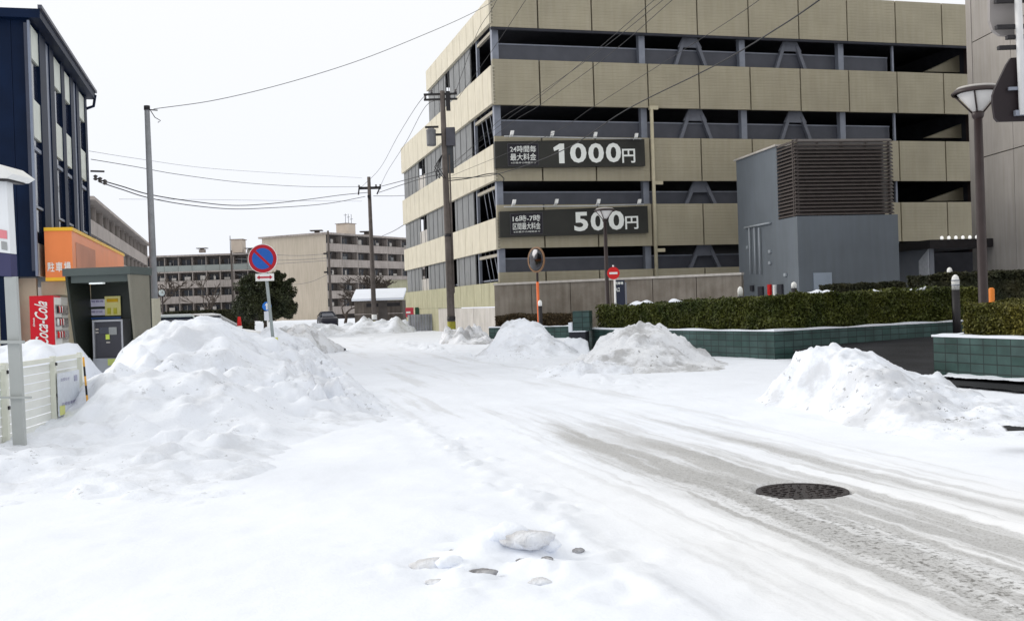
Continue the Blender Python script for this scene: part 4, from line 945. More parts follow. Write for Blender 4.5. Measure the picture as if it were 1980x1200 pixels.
MB().lathe([(.0, 0), (.19, .01), (.20, .1), (.20, .62), (.22, .66), (.12, .74), (.0, .75)], 20, (cxl(834, 265), -.05, Z(282))).build('transformer', mat('transformer_grey', (.17, .17, .18), .5, .12, 4), p3)
MB().box(cxl(863, 265), -.2, Z(283), cxl(880, 265), .2, Z(248)).build('transformer', mat('transformer_dark', (.075, .075, .09), .5, .12, 4), p3)
MB().box(cxl(832, 262), -.06, Z(262), cxl(872, 262), .06, Z(258)).build('bracket', M_black, p3); MB().box(cxl(822, 247), -.03, Z(247), cxl(848, 247), .03, Z(243)).build('bracket', M_black, p3)
MB().box(cxl(864, 310), -.06, Z(335), cxl(877, 310), .1, Z(284)).build('junction_box', mat('junction_dark', (.05, .055, .06), .5, .12, 4), p3)
b = MB()
for k in range(7):
    a = k * .9; b.tube([(lx3 * .75 - .1, -.15, Z(300)), (lx3 * .75 - .35 - .1 * math.sin(a), -.2 - .1 * math.cos(a), Z(318 + 6 * k % 20)), (lx3 * .75 - .18 + .2 * math.cos(a), -.2, Z(346))], .016, 5)
b.build('cable_loop', M_cable, p3)
MB().tube([(lx3 * .5 + .19, -.05, 2), (lx3 * .6 + .18, -.05, Z(300))], .035, 8).build('riser_pipe', M_pole, p3)

p2, lx2, H2 = upole(713, 342, 634, 75.0, .19, .12, 'dark utility pole with crossarm in front of the small shed')
Z2 = lambda y: at(715, y, 75.0).z
MB().box(lx2 - .75, -.06, Z2(366), lx2 + .85, .06, Z2(361)).build('crossarm', M_black, p2)
MB().box(lx2 - .1, -.3, Z2(383), lx2 + .1, .3, Z2(378)).build('bracket', M_black, p2)
for x in (-.72, .05, .5, .8): MB().lathe([(.03, 0), (.09, .05), (.04, .09), (.08, .14), (.02, .2)], 10, (lx2 + x, 0, Z2(362))).build('insulator', M_ins, p2)
b = MB(); b.bar((lx2 - .72, 0, Z2(363)), (lx2 - .78, 0, Z2(376)), .09); b.bar((lx2 + .78, 0, Z2(363)), (lx2 + .55, 0, Z2(376)), .09); b.build('hanger', M_black, p2)
band_ring(p2, Z2(633), Z2(620), .2, M_yel); band_ring(p2, Z2(618), Z2(608), .195, M_white)
p4, lx4, H4 = upole(634, 446, 625, 100, .15, .10, 'thin far utility pole before the beige gable end')
b = MB(); Z4 = lambda y: at(635, y, 100.0).z
for y in (490, 526): b.box(lx4 - .5, -.05, Z4(y) - .08, lx4 + .3, .05, Z4(y) + .08)
b.build('crossarm', M_black, p4)
p5, lx5, H5 = upole(447, 484, 610, 110, .15, .10, 'thin far utility pole beside the dark evergreen')
p1, lx1, H1 = upole(284, 206, 640, 30.0, .115, .072, 'smooth grey steel pole rising behind the snow bank on the left', M_polegrey)
band_ring(p1, H1 - .10, H1 + .02, .085, M_black, 'top_cap', lx1)
b = MB(); b.bar((lx1, 0, H1 - .09), (lx1 + .30, 0, H1 - .12), .03); b.tube([(lx1 + .10, 0, H1 - .12), (lx1 + .22, 0, H1 - .32), (lx1 + .38, 0, H1 - .42), (lx1 + .30, 0, H1 - .47)], .012, 6); b.build('wire_bracket', M_black, p1)

def spline(P, n=10):
    P = [Vector(p) for p in P]; Q = [P[0] * 2 - P[1]] + P + [P[-1] * 2 - P[-2]]; out = []
    for i in range(1, len(Q) - 2):
        for k in range(n):
            t = k / n; a, b_, c, d = Q[i - 1], Q[i], Q[i + 1], Q[i + 2]
            out.append(.5 * ((2 * b_) + (c - a) * t + (2 * a - 5 * b_ + 4 * c - d) * t * t + (3 * b_ - a - 3 * c + d) * t ** 3))
    return out + [P[-1]]
def wire(label, pts, r=.012, m=M_cable, group='overhead wires'):
    P = [at(x, y, D) for x, y, D in pts]
    o = MB().tube(spline(P, 8), r, 5).build('overhead_wire', m, None); tag(o, label, 'wire', group); return o
M_cabg = mat('grey_cable', (.16, .16, .17), .6, .1, 4)
wire('thin wire sagging from the grey steel pole up to the car park roof', [(297, 211, 30), (420, 193, 31), (560, 159, 33), (700, 115, 35), (830, 63, 38), (900, 32, 40), (945, 8, 42), (985, -20, 44)], .011, M_cabg)
wire('heavy black cable crossing the car park from the brown pole to the upper right', [(868, 345, 44), (960, 337, 41), (1090, 290, 36), (1210, 213, 31), (1380, 128, 26), (1500, 57, 22), (1590, -4, 19), (1700, -90, 16)], .016)
wire('cable from the brown pole that loops at the corner of the car park', [(864, 350, 44), (905, 345, 44.5), (940, 337, 45), (962, 336, 45.5), (974, 345, 46), (972, 352, 46.6)], .022)
wire('upper wire of the pair rising from the pole top past the car park corner', [(880, 180, 44), (921, 68, 38), (950, 20, 34), (975, -30, 30)], .009)
wire('lower wire of the pair rising from the pole top past the car park corner', [(884, 192, 44), (950, 100, 37), (1010, 10, 32), (1040, -40, 29)], .009)
for i, (x0, x1, lab) in enumerate(((1265, 1040, 'leftmost of the bundle of thin wires slanting over the 1000円 sign'), (1282, 1022, 'second from the left of the thin wires slanting over the 1000円 sign'), (1300, 1046, 'third from the left of the thin wires slanting over the 1000円 sign'))):
    wire(lab, [(872, 318 + 6 * i, 44), (x1 - 60, 232 + 4 * i, 38), (x1, 190 + 6 * i, 34), ((x0 + x1) / 2, 98 + 6 * i, 28), (x0, 0, 22), (x0 + 60, -50, 19)], .0075)
wire('rightmost thin wire slanting over the 1000円 sign', [(873, 340, 44), (1060, 262, 37), (1150, 205, 33), (1340, 85, 26), (1440, 20, 22), (1520, -40, 19)], .0075)
wire('left one of the two high wires between the two brown poles', [(833, 182, 44), (812, 196, 46), (770, 262, 58), (735, 325, 70), (700, 361, 75)], .012)
wire('right one of the two high wires between the two brown poles', [(846, 192, 44), (820, 210, 47), (785, 275, 58), (750, 330, 69), (735, 361, 75)], .012)
wire('upper low-slung cable between the two brown poles', [(866, 322, 44), (830, 335, 50), (780, 349, 60), (738, 360, 75)], .022)
wire('lower low-slung cable between the two brown poles', [(866, 334, 44), (820, 344, 50), (778, 357, 62), (733, 372, 75)], .022)
wire('service wire from the shed pole to the car park side', [(722, 379, 75), (760, 379, 74), (783, 378, 72)], .02, M_cabg)
wire('faint wire dropping from the car park side towards the far flats', [(785, 432, 72), (760, 447, 90), (735, 458, 130)], .03, M_cabg)
wire('bundled cable drooping from the shed pole to the navy building', [(712, 372, 75), (660, 377, 72), (600, 385, 66), (520, 394, 58), (450, 397, 52), (370, 389, 45), (290, 376, 40), (235, 360, 38), (190, 347, 37)], .022)
wire('second bundled cable just below the first drooping one', [(706, 380, 75), (650, 391, 72), (600, 397, 66), (520, 402, 58), (450, 404, 52), (370, 397, 45), (290, 383, 40), (235, 366, 38), (192, 352, 37)], .020)
wire('straight black wire from the shed pole to the wall of the navy building', [(700, 361, 75), (600, 361, 66), (480, 354, 56), (350, 338, 46), (260, 322, 41), (176, 308, 37)], .013)
wire('faint grey wire above the drooping cables on the left', [(700, 344, 90), (560, 336, 80), (400, 325, 66), (260, 306, 54), (172, 292, 46)], .010, M_cabg)
wire('faint level grey wire below the drooping cables', [(700, 389, 90), (560, 388, 80), (400, 386, 70), (230, 385, 60)], .010, M_cabg)
for i, (y0, y1) in enumerate(((490, 489), (498, 500), (503, 507))):
    wire(('highest', 'middle', 'lowest')[i] + ' of three wires crossing the beige gable end', [(640, y0, 100), (580, y0 + 4, 103), (520, y1 + 3, 106), (455, y1, 110)], .022, M_cabg)
wire('low slack wire across the lower part of the beige gable end', [(638, 528, 100), (600, 545, 103), (560, 550, 106), (520, 545, 108), (455, 530, 110)], .020, M_cabg)

# ------------------------------------------------------------------ navy building and shop on the left
g = at(75, 532, 27.0); NB = Frame(g.x, g.y, -.255)           # local x recedes along the street, local y points LEFT
nb_ = thing('navy_building', 'tall navy-blue clad building with vertical fins and white window panels', 'building', (g.x, g.y, 0), NB.rz)
# Frame v points to the left for this azimuth
zr = NB.onv(57, 22)[1]; UL = NB.onv(166, 250)[0]; zb = at(75, 534, 27.0).z; W = 9.0
MB().box(0.02, .12, zb, UL, W, zr - .25).build('wall_core', M_navy, nb_)
b = MB()                                                     # front wall boards, towards the camera
k = 0.0
while k < W: b.box(-.06, k + .005, zb, .02, min(k + .445, W), zr - .25); k += .45
b.build('front_cladding', M_navy, nb_)
MB().box(-.02, .55, -.3, .5, .95, zb - .005).build('corner_column', M_navy, nb_)
MB().box(-.35, -.30, zr - .25, UL + .35, W + .2, zr - .02).build('roof_edge', M_navy, nb_)
MB().box(-.40, -.36, zr - .02, UL + .42, -.26, zr + .07).build('gutter', mat('gutter_grey_blue', (.07, .075, .10), .4, .1, 3), nb_)
MB().tube([(UL + .30, -.31, zr - .1), (UL + .25, -.25, zr - .5), (UL + .05, .02, zr - .65)], .05, 8).build('downpipe', M_navy, nb_)
pxb = [(63, 79, 1), (91, 98, 0), (106, 120, 1), (126, 137, 1), (143, 148, 0), (153, 164, 1)]
M_wp = mat('white_spandrel', (.62, .66, .60), .4, .06, 2); M_wf = mat('window_frame_pale', (.20, .23, .30), .4, .06, 2)
hz = lambda f: zb + (zr - .3 - zb) * f
fin_us = []
for x0, x1, kind in pxb:
    u0, u1 = NB.onv(x0, 300)[0], NB.onv(x1, 300)[0]; fin_us.append((u0, u1))
    if kind == 0:
        MB().box(u0, -.02, zb, u1, .10, zr - .3).build('frame_strip', M_wf, nb_); continue
    wn_ = MB().box(u0, .03, hz(.02), u1, .11, hz(.99)).build('window', M_glassd, nb_)
    fr = MB(); fr.box(u0, -.03, hz(0), u0 + .10 * (u1 - u0), .028, hz(1))
    fr.box(u0 + .16 * (u1 - u0), -.02, hz(.50), u1, .028, hz(.515)); fr.box(u0 + .16 * (u1 - u0), -.02, hz(.27), u1, .028, hz(.28)); fr.build('frame', M_wf, wn_)
    for a_, c_ in ((.86, .99), (.55, .70), (.0, .13)):
        MB().box(u0 + .165 * (u1 - u0), -.025, hz(a_), u1, .029, hz(c_)).build('spandrel_panel', M_wp, wn_)
ed = [0.0] + [v for p in fin_us for v in p] + [UL]
for i in range(0, len(ed), 2):
    if ed[i + 1] - ed[i] > .05: MB().box(ed[i], -.055, zb, ed[i + 1], .115, zr - .26).build('fin', M_navy, nb_)
MB().bar((UL, -.1, NB.onv(185, 346)[1]), (UL + .1, -.55, NB.onv(185, 346)[1]), .06).build('wire_bracket', M_black, nb_)
b = MB()
for k in range(3): b.lathe([(.03, 0), (.09, .05), (.04, .1), (.09, .15), (.02, .2)], 8, (UL + .08, -.25 - .15 * k, NB.onv(185, 362 + 4 * k)[1]))
b.build('insulator', M_ins, nb_)

sh = thing('shop', 'low cream shop front under a bright orange fascia below the navy building', 'shop', (g.x, g.y, 0), NB.rz)
M_cream = mat('cream_wall', (.52, .46, .34), .7, .1, 1.2, streak=.1)
zsh = zb - .03; UF = NB.onv(239, 492, NB.onu(140, 490)[0])[0]
# the orange fascia projects about 0.9 m towards the street
fz1 = NB.onv(82, 451)[1]; fz0 = zb - .04; pj = -NB.onu(140, 490)[0]
MB().box(-.02, -pj, fz0, UF, .0 - .165, fz1).build('fascia', mat('orange_fascia', (.86, .25, .075), .35, .06, 1), sh)
b = MB(); b.box(-.05, -pj - .03, fz1 + .001, UF + .03, -.165, fz1 + .09); b.box(-.05, -pj - .03, fz0 - .09, UF + .03, -.165, fz0 - .001); b.build('fascia_trim', mat('yellow_trim', (.85, .50, .03), .4, .05, 2), sh)
MB().box(.3, -pj + .25, fz0 - .45, UF - .2, .0, fz0 - .095).build('soffit', M_cream, sh)
MB().box(.35, -.12, -.2, UF, .1, fz0 - .46).build('shop_wall', M_cream, sh)
MB().box(.6, .96, -.2, .8, 4.5, zsh - .1).build('rear_wall', M_cream, sh)
MB().box(.3, .12, -.2, .5, .54, zsh).build('pier', mat('warm_cream', (.62, .54, .40), .6, .08, 2), sh)
q = [(-.02, -.165, fz0), (-.02, -pj, fz0), (-.02, -pj, fz1), (-.02, -.165, fz1)]
for i, ch in enumerate('駐車場'):
    text_on('lettering', ch, q, (.08 + i * .30, .12, .33 + i * .30, .33), M_let, sh, .018, push=(-.008, 0, 0))
q2 = [(.3, -pj, fz0), (UF, -pj, fz0), (UF, -pj, fz1), (.3, -pj, fz1)]
rl = MB(); rl.quad([(.6, -pj - .006, fz0 + .1), (4.5, -pj - .006, fz0 + .1), (4.5, -pj - .006, fz1 - .25), (.6, -pj - .006, fz1 - .25)]); rl.build('faded_panel', mat('faded_pink', (.55, .22, .13), .5, .15, .8), sh)

# vending machines below the fascia
g = at(58, 620, 26.2); VM = Frame(g.x, g.y, -.255)
vm = thing('vending_machine', 'red vending machine with a white script logo on its side', 'vending machine', (g.x, g.y, .0), VM.rz)
zt = VM.onu(60, 572)[1]; vr = VM.onu(104, 600)[0]        # local y of the right end (negative)
LV = 1.05
MB().box(0, vr, .12, LV, 0, zt).build('cabinet', mat('cola_red', (.62, .006, .018), .35, .04, 2), vm, .02)
MB().box(.03, vr - .02, .3, LV - .03, vr - .004, zt - .05).build('front_panel', M_white, vm)
MB().box(.03, vr + .03, 0, LV - .03, -.03, .119).build('foot', M_black, vm)
q = [(-.004, 0, .12), (-.004, vr, .12), (-.004, vr, zt), (-.004, 0, zt)]
text_on('lettering', 'Coca-Cola', q, (.20, .36, .74, .93), M_let, vm, .012, .55, True, push=(-.006, 0, 0))
text_on('lettering', 'Drink', q, (.12, .60, .20, .72), M_let, vm, .02, .3, True, push=(-.006, 0, 0))
b = MB()
for r_ in range(3): b.box(.08, vr - .05, .95 + r_ * .32, LV - .08, vr - .022, 1.17 + r_ * .32)
b.build('product_window', mat('window_tint', (.07, .06, .07), .15, .2, 9, col2=(.42, .40, .38)), vm)
ca = []
for r_ in range(3):
    for k in range(7):
        c = MB().lathe([(.035, 0), (.035, .14), (.02, .17)], 8, (.15 + k * .125, vr - .065, .97 + r_ * .32)); c.build('sample_can', (M_red, M_white, M_signin)[(k + r_) % 3], vm)
vm2 = thing('vending_machine', 'pale vending machine behind the red one', 'vending machine', tuple(VM.o + VM.u * 1.12), VM.rz)
MB().box(0, vr, .1, 1.1, 0, zt - .02).build('cabinet', mat('machine_grey', (.55, .54, .50), .4, .05, 2), vm2, .02)
b = MB()
for r_ in range(3): b.box(.08, vr - .03, .9 + r_ * .33, 1.0, vr - .004, 1.14 + r_ * .33)
b.build('product_window', mat('window_tint'), vm2) if False else b.build('product_window', MATS['window_tint'], vm2)

# ------------------------------------------------------------------ pay station
g = at(195, 600, 19.6); PS = Frame(g.x, g.y, 1.66)
ps = thing('pay_station', 'dark parking pay station booth with a canopy behind the snow bank', 'pay station', (g.x, g.y, 0), PS.rz)
M_booth = mat('booth_dark_green', (.030, .036, .030), .45, .15, 2); M_boothg = mat('booth_canopy_grey', (.085, .105, .10), .4, .1, 2); M_boothS = mat('booth_side_tan', (.22, .21, .17), .5, .1, 2)
ul, ur_ = PS.onv(153, 600)[0], PS.onv(250, 600)[0]; ztp = PS.onv(190, 516, -.5)[1]; cl0, cl1 = PS.onv(120, 520, -.35)[0], PS.onv(249, 512, -.35)[0]; ur_ = cl1
MB().box(cl0 + .1, .51, -.2, ur_, .56, ztp - .15).build('back_panel', M_booth, ps)
for x, nm in ((ul, 'side_panel'), (ur_, 'side_panel')):
    w = .045 if x == ul else -.045; m = M_booth if x == ul else M_boothS
    xt = cl0 + .04 if x == ul else x; xa, xb = min(x, x + w), max(x, x + w); ta, tb = min(xt, xt + w), max(xt, xt + w)
    MB().hexa([(xa, .0, -.2), (xb, .0, -.2), (xb, .50, -.2), (xa, .50, -.2), (ta, -.33, ztp - .145), (tb, -.33, ztp - .145), (tb, .50, ztp - .145), (ta, .50, ztp - .145)]).build(nm, m, ps)
MB().box(cl0, -.35, ztp - .14, cl1 + .02, .58, ztp).build('canopy', M_boothg, ps, .015)
MB().box(cl0 + .12, -.27, ztp - .27, ur_ - .05, .48, ztp - .141).build('canopy_fascia', M_boothg, ps)
MB().box(PS.onv(182, 545)[0], -.2, ztp - .30, PS.onv(208, 545)[0], -.1, ztp - .272).build('lamp', mat('lit_tube2', (.9, .95, .95), .4, 0, 1, emit=.4), ps)
mu0, mu1 = PS.onv(178, 650, .15)[0], PS.onv(237, 650, .15)[0]; mz1 = PS.onv(205, 618, .15)[1]; mz0 = PS.onv(205, 692, .15)[1]
MB().box(mu0 + .03, .22, mz0, mu1 - .03, .50, mz1 - .03).build('machine_face', mat('machine_slate', (.060, .060, .075), .4, .1, 2), ps)
b = MB(); b.box(mu0, .17, mz0, mu0 + .035, .5, mz1); b.box(mu1 - .035, .17, mz0, mu1, .5, mz1); b.box(mu0 + .036, .17, mz1 - .035, mu1 - .036, .5, mz1); b.build('machine_frame', mat('brushed_metal', (.42, .43, .46), .35, .08, 3, metal=.4), ps)
MB().box(mu0, .15, -.2, mu1, .50, mz0 - .003).build('cabinet', mat('cabinet_metal', (.36, .38, .42), .4, .08, 2, metal=.3), ps)
def pane(name, x0, y0, x1, y1, v, m, th=.012):
    a, za_ = PS.onv(x0, y1, v); c, zb_ = PS.onv(x1, y0, v); return MB().box(a, v - th, za_, c, v, zb_).build(name, m, ps)
pane('poster', 174, 578, 203, 593, .50, mat('poster_lilac', (.72, .70, .85), .5, .06, 20)); pane('poster', 174, 597, 203, 610, .50, mat('poster_lilac2', (.74, .72, .86), .5, .06, 20))
py_ = pane('poster', 204, 572, 233, 610, .48, mat('poster_yellow', (.80, .74, .30), .5, .05, 20)); pane('poster_band', 207, 577, 228, 584, .466, mat('poster_gold', (.70, .42, .01), .5, .05, 9))
pane('poster_figure', 208, 595, 214, 607, .466, mat('poster_olive', (.60, .55, .05), .5, .05, 9)); pane('poster_figure', 220, 595, 226, 607, .466, MATS['poster_olive'])
pane('blue_strip', 176, 612, 234, 617, .47, mat('strip_blue', (.04, .10, .30), .4, .05, 9))
for tx, x0, y0, x1, y1 in (('精算機', 177, 580, 200, 585), ('領収証', 177, 600, 199, 605)):
    a, za_ = PS.onv(x0, y1, .484); c, zb_ = PS.onv(x1, y0, .484); text_on('lettering', tx, [(a, .484, za_), (c, .484, za_), (c, .484, zb_), (a, .484, zb_)], (0, 0, 1, 1), mat('ink_violet', (.2, .17, .35), .5), ps, .005)
pane('screen', 193, 632, 210, 645, .215, M_glassd); pane('coin_plate', 211, 632, 226, 647, .215, mat('coin_plate', (.30, .31, .31), .4, .1, 9, metal=.5))
pane('ticket_slot', 205, 646, 212, 656, .21, mat('slot_green', (.62, .75, .12), .4, .05, 9)); pane('button', 185, 635, 191, 638, .215, M_conc_lt); pane('button', 185, 641, 191, 644, .215, M_conc_lt); pane('label_plate', 206, 660, 213, 663, .215, M_conc_lt)
pane('sticker', 209, 693, 226, 706, .145, mat('sticker_lime', (.48, .55, .16), .5, .05, 9))
# cream cabinet right of the booth
a = at(278, 640, 22.5); cb = thing('cream_cabinet', 'narrow cream metal cabinet between the pay station and the grey pole', 'cabinet', (a.x, a.y, 0), PI / 2 - 1.5)
MB().box(-.10, 0, -.2, .24, .5, at(285, 577, 22.5).z).build('cabinet_body', mat('cabinet_cream', (.44, .42, .33), .5, .08, 2), cb, .01)

# ------------------------------------------------------------------ cream fence, sign post
fa = at(-30, 710, 10.3); fb = at(154, 683, 13.4); azf = math.atan2(fb.x - fa.x, fb.y - fa.y); FF = Frame(fa.x, fa.y, azf); fl = math.hypot(fb.x - fa.x, fb.y - fa.y)
fe = thing('fence', 'cream slatted metal fence around the yard at the left edge', 'fence', (fa.x, fa.y, 0), FF.rz)
M_fence = mat('cream_metal', (.72, .73, .64), .45, .06, 3); M_slat = mat('pale_slat', (.80, .81, .77), .5, .05, 3)
zft = 1.0
pu = [FF.onv(8, 720)[0], FF.onv(103, 720)[0], fl]
for u in pu: MB().box(u - .028, -.03, -.1, u + .028, .03, zft + .015).build('post', M_fence, fe)
ra = MB(); ra.box(-.6, -.022, zft - .05, fl, .022, zft); ra.build('top_rail', M_fence, fe)
b = MB(); k = 0
while .08 + k * .095 < zft - .08: b.box(-.6, .032, .08 + k * .095, fl - .03, .040, .166 + k * .095); k += 1
b.build('slat', M_slat, fe)
for u in pu[:2]:
    for z in (.92, .55): MB().box(u - .02, -.045, z - .018, u + .02, -.031, z + .018).build('bolt', M_black, fe)
a, za_ = FF.onv(113, 805, -.05); c, zb_ = FF.onv(151, 714, -.05)
no_ = thing('notice', 'pale printed notice tied to the cream fence', 'notice', (fa.x, fa.y, 0), FF.rz)
MB().box(a, -.062, za_, c, -.05, zb_).build('sheet', mat('notice_sheet', (.66, .70, .76), .4, .06, 14), no_)
MB().box(a + .02, -.068, za_ + .01, a + .20, -.063, za_ + .12).build('yellow_patch', mat('notice_yellow', (.70, .72, .25), .5, .05, 9), no_)
b = MB(); b.box(c - .22, -.068, zb_ - .13, c - .1, -.063, zb_ - .06); b.build('logo_box', mat('notice_grey', (.35, .36, .48), .5, .05, 9), no_)
q = [(a, -.062, za_), (c, -.062, za_), (c, -.062, zb_), (a, -.062, zb_)]
text_on('lettering', 'お知らせ', q, (.1, .80, .5, .88), mat('ink_violet', (.2, .17, .35), .5), no_); text_on('lettering', '月極駐車場', q, (.1, .22, .75, .30), MATS['ink_violet'], no_)
a = at(161, 690, 12.6); c = at(174, 790, 12.6); tp = thing('tiger_pole', 'thin leaning yellow and black striped pole at the end of the fence', 'marker pole', (a.x, a.y, 0), 0)
for k in range(9):
    f0, f1 = k / 9, (k + 1) / 9; p0 = Vector((0, 0, a.z)).lerp(Vector((c.x - a.x, 0, -.05)), f0); p1 = Vector((0, 0, a.z)).lerp(Vector((c.x - a.x, 0, -.05)), f1)
    MB().tube([p0, p1], .013, 8, True).build('stripe', (mat('tiger_yellow', (.80, .42, .08), .5, .05, 9), M_black)[k % 2], tp)
a = at(30, 700, 10.25); sp_ = thing('shop_sign', 'white roofed sign on a flat grey post cut by the left edge', 'sign', (a.x, a.y, 0), 0)
def T(px, py, dy=0): p = at(px, py, 10.25 + dy); return (p.x - a.x, p.y - a.y, p.z)
b = MB(); p0, p1 = T(21, 535), T(40, 890); b.hexa([(p1[0] - .058, -.02, 0), (p1[0] + .058, -.02, 0), (p1[0] + .058, .03, 0), (p1[0] - .058, .03, 0), (p0[0] - .058, -.02, p0[2]), (p0[0] + .058, -.02, p0[2]), (p0[0] + .058, .03, p0[2]), (p0[0] - .058, .03, p0[2])]); b.build('post', mat('post_grey', (.42, .44, .43), .45, .06, 3), sp_, .005)
def slab(name, pts, m, d0, d1):
    f = [T(x, y, d0) for x, y in pts]; k_ = [(p[0], p[1] + (d1 - d0), p[2]) for p in f]; b = MB(); b.quad(f[::-1]); b.quad(k_)
    for i in range(len(f)): j = (i + 1) % len(f); b.quad([f[i], f[j], k_[j], k_[i]])
    return b.build(name, m, sp_)
slab('board', [(-160, 345), (12, 345), (20, 490), (-150, 470)], mat('sign_white', (.80, .82, .84), .4, .04, 2), -.03, .10)
slab('board_base', [(-150, 471), (20, 491), (22, 535), (-150, 520)], mat('sign_navy', (.05, .05, .12), .4, .04, 2), -.03, .10)
slab('roof', [(-160, 300), (0, 318), (25, 336), (12, 344), (-160, 340)], M_white, -.19, .28)
slab('roof_underside', [(-160, 341), (11, 345), (16, 338), (14, 349), (-160, 345.5)], M_black, -.13, .23)
b = MB(); b.quad([T(-20, 440, -.036), T(-20, 458, -.036), T(14, 462, -.036), T(13, 446, -.036)]); b.build('red_mark', mat('mark_red', (.75, .25, .28), .5, .05, 9), sp_)
b = MB(); b.quad([T(2, 466, -.036), T(3, 482, -.036), T(14, 484, -.036), T(13, 468, -.036)]); b.build('grey_mark', mat('mark_grey', (.35, .36, .36), .5, .05, 9), sp_)
MB().bar(T(-40, 661, -.05), T(46, 661, -.05), .045, .03).build('cross_bar', MATS['post_grey'], sp_); MB().bar(T(-10, 768, -.05), T(60, 768, -.05), .035, .02).build('cross_bar', MATS['post_grey'], sp_)

# ------------------------------------------------------------------ no parking sign
g = at(508, 500, 21.6); gb = at(533, 657, 21.6)
np_ = thing('no_parking_sign', 'blue and red no parking sign on a leaning grey post in the snow bank', 'road sign', (gb.x, gb.y, 0), 0)
tx = g.x - gb.x; topz = g.z + .33
MB().tube([(0, .05, 0), (tx, .05, topz - .02)], .034, 12).build('post', mat('sign_post_grey', (.30, .34, .34), .4, .1, 3), np_)
MB().tube([(.0, .05, gb.z - .14), (tx * .06, .05, gb.z + .05)], .045, 12).build('foot_band', mat('foot_yellow', (.60, .62, .12), .5, .1, 3), np_)
RS = .290
MB().lathe([(RS + .012, -.006), (RS + .012, .010)], 48, (tx, 0, g.z), 'y').build('white_edge', M_white, np_)
MB().lathe([(RS, -.010), (RS, -.0065)], 48, (tx, 0, g.z), 'y').build('red_ring', mat('sign_red', (.42, .006, .018), .35, .04, 3), np_)
MB().lathe([(RS * .755, -.014), (RS * .755, -.0105)], 48, (tx, 0, g.z), 'y').build('blue_disc', mat('sign_blue', (.012, .10, .42), .35, .04, 3), np_)
b = MB(); d = Vector((1, 0, -1)).normalized() * RS * .76; b.bar(Vector((tx, -.017, g.z)) - d, Vector((tx, -.017, g.z)) + d, .005, RS * .17)
# a bar in the sign's plane: build by hand so it stays flat
n_ = Vector((1, 0, 1)).normalized() * RS * .085; c0 = Vector((tx, -.0175, g.z))
b = MB(); b.quad([c0 - d - n_, c0 + d - n_, c0 + d + n_, c0 - d + n_]); b.build('red_slash', MATS['sign_red'], np_)
a0 = T; z2 = at(512, 536, 21.6)
sx = z2.x - gb.x
MB().box(sx - .19, -.012, z2.z - .075, sx + .19, .01, z2.z + .075).build('arrow_plate', M_white, np_, .012)
b = MB(); b.box(sx - .115, -.016, z2.z - .018, sx + .115, -.0125, z2.z + .018)
b.quad([(sx - .165, -.016, z2.z), (sx - .105, -.016, z2.z - .045), (sx - .105, -.016, z2.z + .045)]); b.quad([(sx + .165, -.016, z2.z), (sx + .105, -.016, z2.z + .045), (sx + .105, -.016, z2.z - .045)])
b.build('red_arrow', mat('arrow_red', (.50, .03, .05), .4, .04, 3), np_)
# small blue arrow sign further down
g = at(516, 592, 46.0); ba = thing('arrow_sign', 'small blue arrow sign with a white plate in front of the evergreen', 'road sign', (g.x, g.y, 0), 0)
MB().tube([(0, .05, 0), (0, .05, g.z + .2)], .03, 8).build('post', M_white, ba)
MB().lathe([(.20, -.01), (.20, .01)], 28, (0, 0, g.z), 'y').build('disc', mat('sign_blue2', (.03, .18, .60), .4, .04, 3), ba)
b = MB(); b.quad([(-.035, -.015, g.z - .15), (.035, -.015, g.z - .15), (.035, -.015, g.z + .04), (-.035, -.015, g.z + .04)]); b.quad([(-.09, -.015, g.z + .04), (.09, -.015, g.z + .04), (0, -.015, g.z + .16)]); b.build('arrow', M_white, ba)
MB().box(-.13, -.012, g.z - .62, .13, .01, g.z - .22).build('lower_plate', mat('plate_paleblue', (.66, .70, .76), .4, .04, 3), ba)
# cone-like red and white marker
g = at(463, 632, 30); tc = thing('safety_cone', 'red and white safety cone poking out of the snow bank', 'traffic cone', (g.x, g.y, 0), 0)
z1 = at(463, 612, 30).z
for k in range(4):
    z0_, z1_ = .3 + (z1 - .3) * k / 4, .3 + (z1 - .3) * (k + 1) / 4; r0_, r1_ = .15 - .027 * k, .15 - .027 * (k + 1)
    MB().lathe([(r0_, z0_), (r1_, z1_)], 16).build('stripe', (M_white, M_red)[k % 2] if k < 3 else M_red, tc)
MB().box(-.19, -.19, .25, .19, .19, .3).build('base', M_red, tc)

